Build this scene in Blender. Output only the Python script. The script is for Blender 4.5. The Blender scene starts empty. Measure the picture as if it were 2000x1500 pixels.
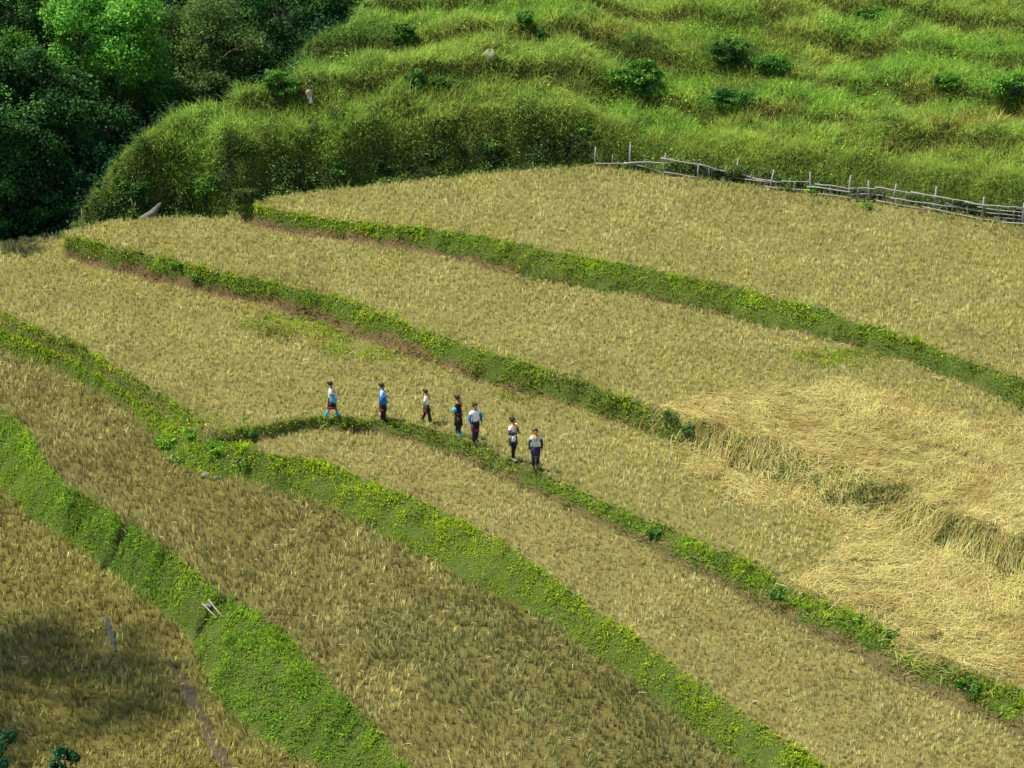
import bpy, math, random
import numpy as np
from math import radians, sin, cos, pi
from mathutils import Vector, Matrix

S = bpy.context.scene
COL = S.collection
rng = np.random.default_rng(7)
random.seed(7)

# ------------------------------------------------------------------ camera
CAM_H = 45.0
PITCH = radians(25.0)
FPX = 5116.0                      # focal length in pixels of the 2000 px wide photograph
cd = bpy.data.cameras.new('camera')
cam = bpy.data.objects.new('camera', cd)
COL.objects.link(cam)
cam.location = (0, 0, CAM_H)
cam.rotation_euler = (radians(90) - PITCH, 0, 0)
cd.sensor_width = 36
cd.lens = 36 * FPX / 2000
cd.clip_start = 1
cd.clip_end = 3000
S.camera = cam

# ------------------------------------------------------------------ light
SUN_EL, SUN_AZ = radians(60), radians(-80)      # azimuth from +Y towards +X : the sun stands left
w = bpy.data.worlds.new('World')
S.world = w
w.use_nodes = True
nt = w.node_tree
bg = nt.nodes['Background']
sky = nt.nodes.new('ShaderNodeTexSky')
sky.sky_type = 'NISHITA'
sky.sun_disc = False
sky.sun_elevation = SUN_EL
sky.sun_rotation = SUN_AZ
nt.links.new(sky.outputs[0], bg.inputs[0])
bg.inputs[1].default_value = 0.09
sd = bpy.data.lights.new('sun', 'SUN')
sd.energy = 4.2
sd.angle = radians(0.9)
sd.color = (1.0, 0.95, 0.86)
so = bpy.data.objects.new('sun', sd)
COL.objects.link(so)
sdir = Vector((sin(SUN_AZ) * cos(SUN_EL), cos(SUN_AZ) * cos(SUN_EL), sin(SUN_EL)))
so.rotation_euler = sdir.to_track_quat('Z', 'Y').to_euler()
so.location = (-60, 60, 120)
S.view_settings.view_transform = 'Standard'
S.view_settings.look = 'None'
S.view_settings.gamma = 1
S.view_settings.exposure = 0.9
S.cycles.max_bounces = 5
S.cycles.diffuse_bounces = 3
S.cycles.transmission_bounces = 3

# ------------------------------------------------------------------ helpers
def lin(r, g, b):
    def f(c):
        c /= 255.0
        return c / 12.92 if c <= 0.04045 else ((c + 0.055) / 1.055) ** 2.4
    return np.array([f(r), f(g), f(b)])

def vnoise(x, y, sc, seed=0):
    x = np.asarray(x, float) / sc + seed * 17.13
    y = np.asarray(y, float) / sc + seed * 7.77
    xi = np.floor(x); yi = np.floor(y)
    fx = x - xi; fy = y - yi
    fx = fx * fx * (3 - 2 * fx); fy = fy * fy * (3 - 2 * fy)
    def hsh(a, b):
        v = np.sin(a * 127.1 + b * 311.7 + seed * 5.3) * 43758.5453
        return v - np.floor(v)
    return ((hsh(xi, yi) * (1 - fx) + hsh(xi + 1, yi) * fx) * (1 - fy) +
            (hsh(xi, yi + 1) * (1 - fx) + hsh(xi + 1, yi + 1) * fx) * fy) * 2 - 1

def fbm(x, y, sc, seed=0, o=3):
    r = 0; a = 1; t = 0
    for k in range(o):
        r = r + a * vnoise(x, y, sc / 2 ** k, seed + k * 3); t += a; a *= 0.55
    return r / t

def sstep(a, b, x):
    t = np.clip((np.asarray(x, float) - a) / (b - a), 0, 1)
    return t * t * (3 - 2 * t)

cP, sP = cos(PITCH), sin(PITCH)
def ray(px, py):
    cx = (np.asarray(px, float) - 1000) / FPX
    cy = (750 - np.asarray(py, float)) / FPX
    return cx, cP + cy * sP, -sP + cy * cP
def onplane(px, py, z):
    dx, dy, dz = ray(px, py)
    t = (np.asarray(z, float) - CAM_H) / dz
    return dx * t, dy * t
def project(X, Y, Z):
    d = Y * cP + (CAM_H - Z) * sP
    u = Y * sP - (CAM_H - Z) * cP
    return 1000 + FPX * X / d, 750 - FPX * u / d

# ------------------------------------------------------------------ terrain levels
Z5, Z4, Z3, Z2, Z1, Z0 = -3.0, -1.3, -0.38, 0.0, 0.95, 1.65
E_px = [(-900, 560, 0), (-200, 500, 0), (0, 472, 0), (60, 463, 0), (126, 457, 0), (140, 450, Z1), (210, 431, Z1), (300, 425, Z1), (444, 424, Z1),
        (462, 411, Z0), (540, 381, Z0), (700, 366, Z0), (850, 349, Z0), (1000, 335, Z0), (1100, 326, Z0), (1160, 323, Z0), (1300, 340, Z0),
        (1430, 356, Z0), (1600, 378, Z0), (1750, 398, Z0), (2000, 438, Z0), (2250, 480, Z0), (2900, 580, Z0)]
def line(pts, z):
    return [(p[0], p[1], z) for p in pts]
A_top = line([(452, 414), (482, 404), (520, 408), (600, 420), (750, 440), (900, 458), (1000, 475), (1100, 498), (1200, 515), (1300, 535), (1400, 555), (1500, 580),
              (1600, 606), (1700, 640), (1790, 668), (1860, 696), (2000, 745), (2250, 850), (2900, 1130)], Z0)
A_bot = line([(452, 432), (520, 450), (600, 464), (700, 478), (820, 493), (900, 510), (1000, 538), (1100, 560), (1200, 574), (1300, 592), (1400, 612), (1500, 640),
              (1600, 664), (1700, 690), (1760, 706), (1850, 738), (2000, 806), (2250, 915), (2900, 1200)], Z1)
B_top = line([(128, 464), (200, 478), (300, 500), (400, 525), (500, 547), (600, 568), (700, 598), (800, 640), (900, 672), (1000, 700), (1100, 735), (1200, 770),
              (1300, 805), (1400, 838), (1500, 864), (1600, 892), (1700, 928), (1850, 1005), (2000, 1066), (2250, 1180), (2900, 1480)], Z1)
B_bot = line([(122, 508), (200, 528), (300, 552), (400, 576), (500, 597), (600, 625), (700, 662), (800, 702), (900, 735), (1000, 766), (1100, 792), (1200, 826),
              (1300, 862), (1400, 895), (1500, 945), (1600, 998), (1700, 1030), (1850, 1074), (2000, 1130), (2250, 1245), (2900, 1560)], Z2)
C1_top = line([(-900, 250), (-200, 530), (0, 612), (50, 635), (100, 660), (200, 700), (270, 750), (350, 790), (410, 838), (450, 843), (500, 835), (560, 826), (620, 821), (700, 823),
               (800, 832), (850, 845), (900, 860), (950, 882), (1000, 903), (1050, 925), (1100, 950), (1200, 993), (1300, 1034), (1400, 1076), (1500, 1122), (1566, 1162),
               (1678, 1212), (1818, 1290), (1900, 1318), (2000, 1360), (2250, 1480), (2900, 1800)], Z2)
zmid = (Z2 + Z4) / 2
C1_bot = line([(-900, 310), (-200, 570), (0, 646), (100, 688), (200, 733), (270, 785), (350, 838), (420, 872)], zmid) + line([(500, 866), (560, 849), (620, 842), (700, 846),
               (800, 864), (850, 882), (900, 905), (1000, 946), (1100, 992), (1200, 1042), (1300, 1092), (1400, 1145), (1500, 1196), (1615, 1254), (1744, 1330), (1912, 1400),
               (2000, 1446), (2250, 1570), (2900, 1900)], Z3)
C2_top = line([(-900, 314), (-200, 574), (0, 650), (100, 692), (200, 737), (270, 789), (350, 842), (420, 878)], zmid) + line([(490, 884), (560, 893), (640, 907), (720, 940), (800, 975),
               (900, 1020), (1000, 1075), (1100, 1150), (1200, 1220), (1300, 1290), (1400, 1362), (1500, 1430), (1620, 1502), (1900, 1680), (2900, 2300)], Z3)
C2_bot = line([(-900, 370), (-200, 610), (0, 685), (100, 724), (200, 772), (250, 806), (300, 855), (325, 895), (400, 935), (480, 940), (560, 962), (640, 992), (700, 1020), (760, 1055), (850, 1100),
               (950, 1160), (1050, 1205), (1150, 1270), (1250, 1345), (1330, 1408), (1400, 1462), (1460, 1505), (1700, 1690), (2900, 2500)], Z4)
D_top = line([(-900, 300), (-200, 660), (0, 806), (52, 840), (80, 885), (130, 950), (210, 998), (280, 1040), (332, 1082), (410, 1145), (490, 1196), (560, 1240), (600, 1290), (647, 1338), (700, 1390),
              (747, 1437), (790, 1500), (900, 1640), (2900, 3600)], Z4)
D_bot = line([(-900, 420), (-200, 800), (0, 946), (35, 990), (84, 1030), (168, 1086), (245, 1142), (308, 1194), (350, 1228), (375, 1262), (402, 1324), (437, 1387), (507, 1436), (595, 1481),
              (700, 1560), (2900, 4200)], Z5)

def world_line(pts):
    a = np.array(pts, float)
    X, Y = onplane(a[:, 0], a[:, 1], a[:, 2])
    o = np.argsort(X)
    return X[o], Y[o], a[o, 2]
EX, EY, EZ = world_line(E_px)
def with_head(pts, x0):
    """left of a terrace's tip the node coincides with the back edge of the terrace below"""
    X, Y, Z = world_line(pts)
    h = [i for i in range(len(EX)) if EX[i] < X[0] - 0.05]
    return np.r_[EX[h], X], np.r_[EY[h], Y], np.r_[np.full(len(h), Z[0]) if False else EZ[h], Z]
XA = with_head(A_top, 0); XAb = with_head(A_bot, 0); XB = with_head(B_top, 0); XBb = with_head(B_bot, 0)
NODES = [world_line(D_bot), world_line(D_top), world_line(C2_bot), world_line(C2_top), world_line(C1_bot), world_line(C1_top), XBb, XB, XAb, XA, (EX, EY, EZ)]
_ex = np.arange(EX[0], EX[-1], .1); _ey = np.interp(_ex, EX, EY)
_k = np.hanning(45); _k /= _k.sum()
EYS = np.maximum(np.convolve(np.pad(_ey, 22, mode='edge'), _k, 'valid'), _ey - .2)
BANKSEG = {0, 2, 4, 6, 8}          # segment k lies between node k and k+1: D, C2, C1, B, A banks
# hill outline towards the ravine on the left: X limit as a function of Y
HLX, HLY = np.array([-500.0, -500.0]), np.array([0.0, 1.0])       # filled in below, once the hill's height is known
X_FENCE = onplane(1160, 323, Z0)[0]

def nodes_at(X, rag=True):
    X = np.asarray(X, float)
    Ys = [np.interp(X, n[0], n[1]) for n in NODES]
    Zs = [np.interp(X, n[0], n[2]) for n in NODES]
    for k in range(1, len(Ys)):
        Ys[k] = np.maximum(Ys[k], Ys[k - 1] + 1e-3)
    return Ys, Zs

def terrain(X, Y, detail=True):
    """height, zone index (0 lowest field, 1 D bank, 2 T4, 3 C2 bank, 4 T3, 5 C1, 6 T2, 7 B, 8 T1, 9 A, 10 T0, 11 beyond) and t across the zone"""
    X = np.asarray(X, float); Y = np.asarray(Y, float)
    X, Y = np.broadcast_arrays(X, Y)
    Yr = Y + 0.16 * vnoise(X, Y, 1.3, 1) + 0.07 * vnoise(X, Y, 0.45, 2)
    Ys, Zs = nodes_at(X)
    z = np.full(X.shape, 0.0) + Zs[0]
    zone = np.zeros(X.shape, int); t = np.zeros(X.shape)
    for k in range(len(NODES) - 1):
        m = (Yr >= Ys[k]) & (Yr < Ys[k + 1])
        tt = np.clip((Yr - Ys[k]) / np.maximum(Ys[k + 1] - Ys[k], 1e-3), 0, 1)
        if k in BANKSEG:
            s = tt * 0.55 + 0.45 * tt * tt * (3 - 2 * tt)
        else:
            s = tt
        zz = Zs[k] * (1 - s) + Zs[k + 1] * s
        z = np.where(m, zz, z); zone = np.where(m, k + 1, zone); t = np.where(m, tt, t)
    # the slope away below the lowest field towards the viewer
    zone = np.where(Yr < Ys[0], 0, zone)
    z = np.where(Y < 60, z - (60 - Y) * 0.12, z)
    # raised lips of the bunds
    for k, hgt in ((1, .10), (3, .10), (5, .14), (7, .08), (9, .08)):
        wl = 1.0 if k != 5 else 1.0
        z = z + hgt * np.exp(-((Yr - Ys[k] - 0.12) / 0.22) ** 2) * ((Ys[k] - Ys[k - 1]) > 0.1)
    # beyond the back edge
    d = Yr - Ys[-1]
    be = d >= 0
    zone = np.where(be, 11, zone); 
    ze = Zs[-1]
    right = sstep(X_FENCE - 2.0, X_FENCE + 2.5, X)
    crest = 2.7 * (1 - right) + 1.3 * right + 0.75 * fbm(X, Y, 3.6, 11)
    dz0 = -0.9 * (1 - right) - 0.1 * right
    d2 = np.maximum(Yr - np.interp(X, _ex, EYS), 0)
    wob = 0.9 * vnoise(X, 0 * Y + 3, 3.1, 151) + .5 * vnoise(X, 0 * Y + 9, 1.2, 152)
    up = .75 * sstep(0.3 + .35 * (wob > 0) * wob, 2.8 + wob, d2) + .25 * sstep(1.0, 5.5, d2)
    zh = Z0 + dz0 * sstep(0, .5, d2) * (1 - up) + crest * up
    zh = np.where(ze < Z0 - .1, ze * (1 - up) + (Z0 + crest) * up - 1.4 * sstep(0, .5, d2) * (1 - up), zh)
    rise = np.maximum(d2 - 2.2, 0)
    per = 3.3
    ph = (rise + 0.55 * fbm(X * .6, Y * 0.3, 6.0, 21) + 0.25 * vnoise(X, Y, 1.7, 8)) / per
    stepz = (np.floor(ph) + sstep(0.78, 1.0, ph - np.floor(ph))) * per
    kq = .45 + .45 * sstep(-.5, .5, fbm(X, Y * .6, 4.5, 25))
    zh = zh + 0.29 * ((1 - kq) * rise + kq * (np.maximum(stepz, 0))) * sstep(0, 3, rise)
    zh = zh + 0.30 * fbm(X, Y, 3.2, 33) * sstep(0, 4, d2) + 0.16 * vnoise(X, Y, 0.9, 35) * up
    far = np.maximum(Y - 165, 0)
    zh = zh - far * 0.12
    # ravine on the left
    XL = np.interp(Y, HLY, HLX, left=HLX[0]) - np.maximum(Y - HLY[-1], 0) * -0.25
    rav = sstep(0.8, -4.5, X - XL - 0.5 * vnoise(X, Y, 2.2, 41))
    zr = ze - 5.5 * sstep(0, 3.5, d2) + 0.20 * np.maximum(d2 - 6, 0) - far * 0.08
    zh = zh * (1 - rav) + np.minimum(zh, zr) * rav
    z = np.where(be, zh, z)
    if detail:
        bank = np.isin(zone, [1, 3, 5, 7, 9])
        z = z + np.where(bank, 0.07, 0.025) * vnoise(X, Y, 0.5, 51) + np.where(bank, 0.05, 0.015) * vnoise(X, Y, 0.23, 52)
    # two little water outlets cut through the wide lower bund
    for (qx, qy, rr) in OUTLETS:
        dd = np.abs((X - qx) * 0.97 + (Y - qy) * 0.25); al = (Y - qy) * 0.97 - (X - qx) * 0.25 + .08 * np.sin(dd * 5)
        z = z - 0.55 * np.exp(-(al / 0.17) ** 2) * sstep(rr, rr * .5, dd)
    # straw heaped over the broken part of bank B
    return z, zone, t
OUTLETS = []
for (a, b, r_) in ((232, 1026, 0.85), (414, 1168, 0.75), (362, 1212, .6)):
    ox, oy = onplane(a, b, Z4); OUTLETS.append((ox, oy, r_))

def H(X, Y):
    return terrain(X, Y)[0]
def hit(px, py):
    """first point of the ground along the line of sight to a pixel"""
    dx, dy, dz = ray(px, py)
    Yv = np.arange(66, 175, 0.06)
    t = Yv / dy
    z = CAM_H + dz * t
    h = terrain(dx * t, Yv)[0]
    i = int(np.argmax(z <= h)) if (z <= h).any() else len(Yv) - 1
    return float(dx * t[i]), float(Yv[i]), float(h[i])

_hl = [(205, 425), (235, 350), (275, 270), (345, 225), (440, 205), (520, 175), (590, 110), (660, 50), (740, -20), (860, -130)]
_hp = sorted([hit(a, b)[:2] for a, b in _hl], key=lambda p: p[1])
HLX, HLY = np.array([p[0] for p in _hp]), np.array([p[1] for p in _hp])

# ------------------------------------------------------------------ materials
def nmat(name):
    m = bpy.data.materials.new(name); m.use_nodes = True
    n = m.node_tree.nodes; l = m.node_tree.links
    n.clear()
    out = n.new('ShaderNodeOutputMaterial')
    return m, n, l, out
def leaf_material(name, trans=0.3, rough=0.55, spec=0.25):
    m, n, l, out = nmat(name)
    at = n.new('ShaderNodeAttribute'); at.attribute_name = 'col'
    p = n.new('ShaderNodeBsdfPrincipled')
    p.inputs['Roughness'].default_value = rough
    p.inputs['Specular IOR Level'].default_value = spec
    tex = n.new('ShaderNodeTexNoise'); tex.inputs['Scale'].default_value = 9
    mp = n.new('ShaderNodeMapRange'); mp.inputs[3].default_value = 0.8; mp.inputs[4].default_value = 1.2
    geo = n.new('ShaderNodeNewGeometry')
    l.new(geo.outputs['Position'], tex.inputs['Vector'])
    l.new(tex.outputs[0], mp.inputs[0])
    mx = n.new('ShaderNodeVectorMath'); mx.operation = 'SCALE'
    l.new(at.outputs['Color'], mx.inputs[0]); l.new(mp.outputs[0], mx.inputs['Scale'])
    l.new(mx.outputs[0], p.inputs['Base Color'])
    tr = n.new('ShaderNodeBsdfTranslucent')
    l.new(mx.outputs[0], tr.inputs['Color'])
    ms = n.new('ShaderNodeMixShader'); ms.inputs[0].default_value = trans
    l.new(p.outputs[0], ms.inputs[1]); l.new(tr.outputs[0], ms.inputs[2])
    l.new(ms.outputs[0], out.inputs[0])
    return m
def solid(name, c, var=0.25, scale=12, rough=0.85, bump=0.0, spec=0.3):
    m, n, l, out = nmat(name)
    p = n.new('ShaderNodeBsdfPrincipled')
    p.inputs['Roughness'].default_value = rough
    p.inputs['Specular IOR Level'].default_value = spec
    tc = n.new('ShaderNodeTexCoord')
    tex = n.new('ShaderNodeTexNoise'); tex.inputs['Scale'].default_value = scale; tex.inputs['Detail'].default_value = 4
    l.new(tc.outputs['Object'], tex.inputs['Vector'])
    r = n.new('ShaderNodeValToRGB')
    r.color_ramp.elements[0].position = 0.3; r.color_ramp.elements[1].position = 0.7
    c = np.array(c, float)
    r.color_ramp.elements[0].color = (*np.clip(c * (1 - var), 0, 1), 1)
    r.color_ramp.elements[1].color = (*np.clip(c * (1 + var), 0, 1), 1)
    l.new(tex.outputs[0], r.inputs[0]); l.new(r.outputs[0], p.inputs['Base Color'])
    if bump:
        b = n.new('ShaderNodeBump'); b.inputs['Strength'].default_value = bump
        l.new(tex.outputs[0], b.inputs['Height']); l.new(b.outputs[0], p.inputs['Normal'])
    l.new(p.outputs[0], out.inputs[0])
    return m
def ground_material():
    m, n, l, out = nmat('earth')
    at = n.new('ShaderNodeAttribute'); at.attribute_name = 'col'
    geo = n.new('ShaderNodeNewGeometry')
    t1 = n.new('ShaderNodeTexNoise'); t1.inputs['Scale'].default_value = 14; t1.inputs['Detail'].default_value = 5; t1.inputs['Roughness'].default_value = 0.7
    t2 = n.new('ShaderNodeTexNoise'); t2.inputs['Scale'].default_value = 0.8; t2.inputs['Detail'].default_value = 3
    l.new(geo.outputs['Position'], t1.inputs['Vector']); l.new(geo.outputs['Position'], t2.inputs['Vector'])
    m1 = n.new('ShaderNodeMapRange'); m1.inputs[1].default_value = .3; m1.inputs[2].default_value = .7; m1.inputs[3].default_value = 0.45; m1.inputs[4].default_value = 1.55
    m2 = n.new('ShaderNodeMapRange'); m2.inputs[3].default_value = 0.75; m2.inputs[4].default_value = 1.25
    l.new(t1.outputs[0], m1.inputs[0]); l.new(t2.outputs[0], m2.inputs[0])
    mu = n.new('ShaderNodeMath'); mu.operation = 'MULTIPLY'
    l.new(m1.outputs[0], mu.inputs[0]); l.new(m2.outputs[0], mu.inputs[1])
    mx = n.new('ShaderNodeVectorMath'); mx.operation = 'SCALE'
    l.new(at.outputs['Color'], mx.inputs[0]); l.new(mu.outputs[0], mx.inputs['Scale'])
    p = n.new('ShaderNodeBsdfPrincipled'); p.inputs['Roughness'].default_value = 0.95; p.inputs['Specular IOR Level'].default_value = 0.1
    l.new(mx.outputs[0], p.inputs['Base Color'])
    b = n.new('ShaderNodeBump'); b.inputs['Strength'].default_value = 0.8; b.inputs['Distance'].default_value = 0.05
    l.new(t1.outputs[0], b.inputs['Height']); l.new(b.outputs[0], p.inputs['Normal'])
    l.new(p.outputs[0], out.inputs[0])
    return m
M_EARTH = ground_material()
M_GRASS = leaf_material('grass_blade', 0.38, .7, .12)
M_STRAW = leaf_material('straw', 0.15, 0.6, 0.3)
M_LEAF = leaf_material('leaf', 0.32, 0.65, 0.12)
M_WOOD = solid('grey_wood', (0.27, 0.25, 0.225), 0.3, 20, 0.85, 0.3)
M_BARK = solid('bark', (0.10, 0.08, 0.055), 0.4, 9, 0.95, 0.5)
M_STONE = solid('stone', (0.15, 0.155, 0.13), 0.3, 6, 0.9, 0.5)

# ------------------------------------------------------------------ mesh builders
def tag(o, label=None, cat=None, group=None, kind=None):
    if label: o['label'] = label
    if cat: o['category'] = cat
    if group: o['group'] = group
    if kind: o['kind'] = kind
    return o
def arr_mesh(name, V, faces_n, idx, mat, parent=None, col=None, smooth=False):
    """V (n,3); faces_n list of loop totals per face; idx flat vertex indices"""
    me = bpy.data.meshes.new(name)
    me.vertices.add(len(V)); me.vertices.foreach_set('co', np.ascontiguousarray(V, dtype=np.float32).ravel())
    me.loops.add(len(idx)); me.loops.foreach_set('vertex_index', np.ascontiguousarray(idx, dtype=np.int32))
    tot = np.asarray(faces_n, dtype=np.int32)
    st = np.r_[0, np.cumsum(tot)[:-1]].astype(np.int32)
    me.polygons.add(len(tot)); me.polygons.foreach_set('loop_start', st)
    try: me.polygons.foreach_set('loop_total', tot)
    except Exception: pass
    me.update(calc_edges=True)
    if smooth: me.polygons.foreach_set('use_smooth', np.ones(len(tot), dtype=bool))
    if col is not None:
        a = me.color_attributes.new('col', 'FLOAT_COLOR', 'POINT')
        c4 = np.ones((len(V), 4), np.float32); c4[:, :3] = col
        a.data.foreach_set('color', c4.ravel())
    me.materials.append(mat)
    o = bpy.data.objects.new(name, me)
    COL.objects.link(o)
    if parent is not None: o.parent = parent
    return o
def empty(name, loc=(0, 0, 0), rz=0):
    o = bpy.data.objects.new(name, None); COL.objects.link(o)
    o.location = loc; o.rotation_euler = (0, 0, rz); o.empty_display_size = 0.2
    return o

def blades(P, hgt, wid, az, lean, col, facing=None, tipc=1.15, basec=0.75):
    """five-vertex bent blades. P (n,3) base, hgt length, lean 0 upright..1 flat, az direction of lean"""
    n = len(P)
    if facing is None: facing = rng.uniform(0, pi, n)
    fx, fy = np.cos(facing) * wid / 2, np.sin(facing) * wid / 2
    lx, ly = np.cos(az), np.sin(az)
    th1 = lean * 0.75; th2 = np.minimum(lean * 1.45, 1.75)
    m = P + np.c_[lx * np.sin(th1), ly * np.sin(th1), np.cos(th1)] * (hgt * .5)[:, None]
    t = m + np.c_[lx * np.sin(th2), ly * np.sin(th2), np.cos(th2)] * (hgt * .5)[:, None]
    off = np.c_[fx, fy, np.zeros(n)]
    V = np.stack([P - off, P + off, m + off * .85, m - off * .85, t], 1).reshape(-1, 3)
    b = (np.arange(n) * 5)[:, None]
    idx = (b + np.array([[0, 1, 2, 3, 3, 2, 4]])).ravel()
    fn = np.tile([4, 3], n)
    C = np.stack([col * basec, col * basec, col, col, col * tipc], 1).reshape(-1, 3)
    return V, fn, idx, C
def ribbons(P0, P1, wid, col):
    n = len(P0)
    d = P1 - P0
    sd_ = np.c_[-d[:, 1], d[:, 0], rng.uniform(-.5, .5, n) * np.linalg.norm(d, axis=1)]
    sd_ /= np.linalg.norm(sd_, axis=1)[:, None] + 1e-9
    off = sd_ * (wid / 2)[:, None]
    m = (P0 + P1) / 2 + np.c_[np.zeros((n, 2)), rng.uniform(0, .06, n)]
    V = np.stack([P0 - off, P0 + off, m + off, m - off, P1 + off * .4, P1 - off * .4], 1).reshape(-1, 3)
    b = (np.arange(n) * 6)[:, None]
    idx = (b + np.array([[0, 1, 2, 3, 3, 2, 4, 5]])).ravel()
    return V, np.full(2 * n, 4), idx, np.repeat(col, 6, axis=0)
def cards(P, N, size, col, asp=0.6, jit=0.5):
    """leaf shaped rhombs around P with rough normal N"""
    n = len(P)
    N = N + rng.normal(0, jit, (n, 3)); N /= np.linalg.norm(N, axis=1)[:, None] + 1e-9
    r = rng.normal(0, 1, (n, 3)); U = np.cross(N, r); U /= np.linalg.norm(U, axis=1)[:, None] + 1e-9
    W = np.cross(N, U)
    a = U * (size / 2)[:, None]; b_ = W * (size * asp / 2)[:, None]
    V = np.stack([P - a, P + b_ - a * .1, P + a, P - b_ - a * .1], 1).reshape(-1, 3)
    idx = np.arange(4 * n)
    return V, np.full(n, 4), idx, np.repeat(col, 4, axis=0)
def merge(parts):
    V = []; F = []; I = []; C = []; k = 0
    for v, f, i, c in parts:
        V.append(v); F.append(f); I.append(i + k); C.append(c); k += len(v)
    return np.concatenate(V), np.concatenate(F), np.concatenate(I), np.concatenate(C)
def build(name, parts, mat, parent=None, smooth=False):
    V, F, I, C = merge(parts)
    return arr_mesh(name, V, F, I, mat, parent, C, smooth)

def tube_data(pts, rad, ns=7, cap=True):
    pts = [Vector(p) for p in pts]; n = len(pts)
    V = []; F = []; I = []
    prev = None
    for i, p in enumerate(pts):
        d = (pts[min(i + 1, n - 1)] - pts[max(i - 1, 0)]).normalized()
        u = d.orthogonal().normalized() if prev is None else (prev - d * prev.dot(d)).normalized()
        prev = u; v = d.cross(u)
        for k in range(ns):
            a = 2 * pi * k / ns
            V.append(p + (u * cos(a) + v * sin(a)) * rad[i])
    for i in range(n - 1):
        for k in range(ns):
            k2 = (k + 1) % ns
            I += [i * ns + k, i * ns + k2, (i + 1) * ns + k2, (i + 1) * ns + k]; F.append(4)
    if cap:
        I += list(range(ns))[::-1]; F.append(ns)
        I += [(n - 1) * ns + k for k in range(ns)]; F.append(ns)
    return np.array(V, float), np.array(F), np.array(I), np.zeros((len(V), 3)) + .2
def tube(name, pts, rad, mat, parent=None, ns=7):
    if not hasattr(rad, '__len__'): rad = [rad] * len(pts)
    V, F, I, C = tube_data(pts, rad, ns)
    return arr_mesh(name, V, F, I, mat, parent, None, True)

# ------------------------------------------------------------------ ground
xs = np.concatenate([np.array([-420, -260, -150, -90, -60, -45]), np.arange(-40, -33, .6), np.arange(-33, 33, 0.16), np.arange(33.2, 42, .6), np.array([45, 60, 90, 150, 260, 420])])
ys = np.concatenate([np.array([-300, -120, -40, 0, 30, 50, 60]), np.arange(64, 68, .5), np.arange(68, 122, 0.115), np.arange(122, 150, .22), np.arange(150, 170, .8), np.array([180, 200, 240, 300, 400, 600])])
GX, GY = np.meshgrid(xs, ys)
GZ, GZO, GT = terrain(GX, GY)
SOIL_F = np.array([0.165, 0.142, 0.042]); SOIL_R = np.array([0.125, 0.080, 0.038]); GREEN_S = np.array([0.062, 0.088, 0.016])
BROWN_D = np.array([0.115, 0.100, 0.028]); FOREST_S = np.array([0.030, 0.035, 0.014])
cols = np.zeros(GX.shape + (3,))
cols[:] = SOIL_F
def setc(m, c): cols[m] = c
setc(GZO == 0, BROWN_D); setc(GZO == 2, BROWN_D)
for zb in (1, 3, 5, 7, 9): setc(GZO == zb, GREEN_S)
for zb in (7, 9):
    lowm = (GZO == zb) & (GT < 0.42 + .2 * vnoise(GX, GY, 1.0, 61) + .35 * sstep(2, -6, GX) - .35)
    setc(lowm, SOIL_R)
setc((GZO == 5) & (GT < .45 + .3 * vnoise(GX, GY, .8, 62)), np.array([.105, .085, .032]))
_Ysg, _ = nodes_at(GX); setc((GZO == 4) & (_Ysg[4] - _Ysg[3] < .9) & (GX < onplane(520, 870, Z3)[0]), GREEN_S)
setc(GZO == 11, np.array([0.070, 0.080, 0.018]))
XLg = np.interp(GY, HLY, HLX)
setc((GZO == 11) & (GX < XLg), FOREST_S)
nx, ny = len(xs), len(ys)
ii, jj = np.meshgrid(np.arange(nx - 1), np.arange(ny - 1))
b0 = (jj * nx + ii).ravel()
idx = np.stack([b0, b0 + 1, b0 + nx + 1, b0 + nx], 1).ravel()
g = arr_mesh('ground', np.c_[GX.ravel(), GY.ravel(), GZ.ravel()], np.full(len(b0), 4), idx, M_EARTH, None, cols.reshape(-1, 3), True)
tag(g, kind='structure')

# ------------------------------------------------------------------ scatter on the zones
XMIN, XMAX = -33, 33
def scatter(density, y0, y1, zones=None, margin=(310, 180)):
    n = int(density * (XMAX - XMIN) * (y1 - y0))
    X = rng.uniform(XMIN, XMAX, n); Y = rng.uniform(y0, y1, n)
    px, py = project(X, Y, np.zeros(n) + 1.0)
    m = (px > -margin[0]) & (px < 2000 + margin[0]) & (py > -margin[1] - 420) & (py < 1500 + margin[1])
    X, Y, px, py = X[m], Y[m], px[m], py[m]
    z, zo, t = terrain(X, Y)
    px, py = project(X, Y, z)
    m = (py > -margin[1])
    if zones is not None: m &= np.isin(zo, zones)
    return X[m], Y[m], z[m], zo[m], t[m], px[m], py[m]
def gauss_mask(X, Y, blobs):
    """blobs: (px,py, rx_m, ry_m) -> strength 0..1 with ragged rim, laid on the ground itself"""
    r = np.zeros(len(X))
    for b in blobs:
        bx, by, bz = b[0], b[1], 0
        hx, hy, hz = HITC(bx, by)
        q = ((X - hx) / b[2]) ** 2 + ((Y - hy) / b[3]) ** 2 + 0.5 * vnoise(X, Y, 0.8, 71) + .25 * vnoise(X, Y, .3, 72)
        r = np.maximum(r, sstep(1.35, 0.65, q))
    return r
_hc = {}
def HITC(a, b):
    if (a, b) not in _hc: _hc[(a, b)] = hit(a, b)
    return _hc[(a, b)]
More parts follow.
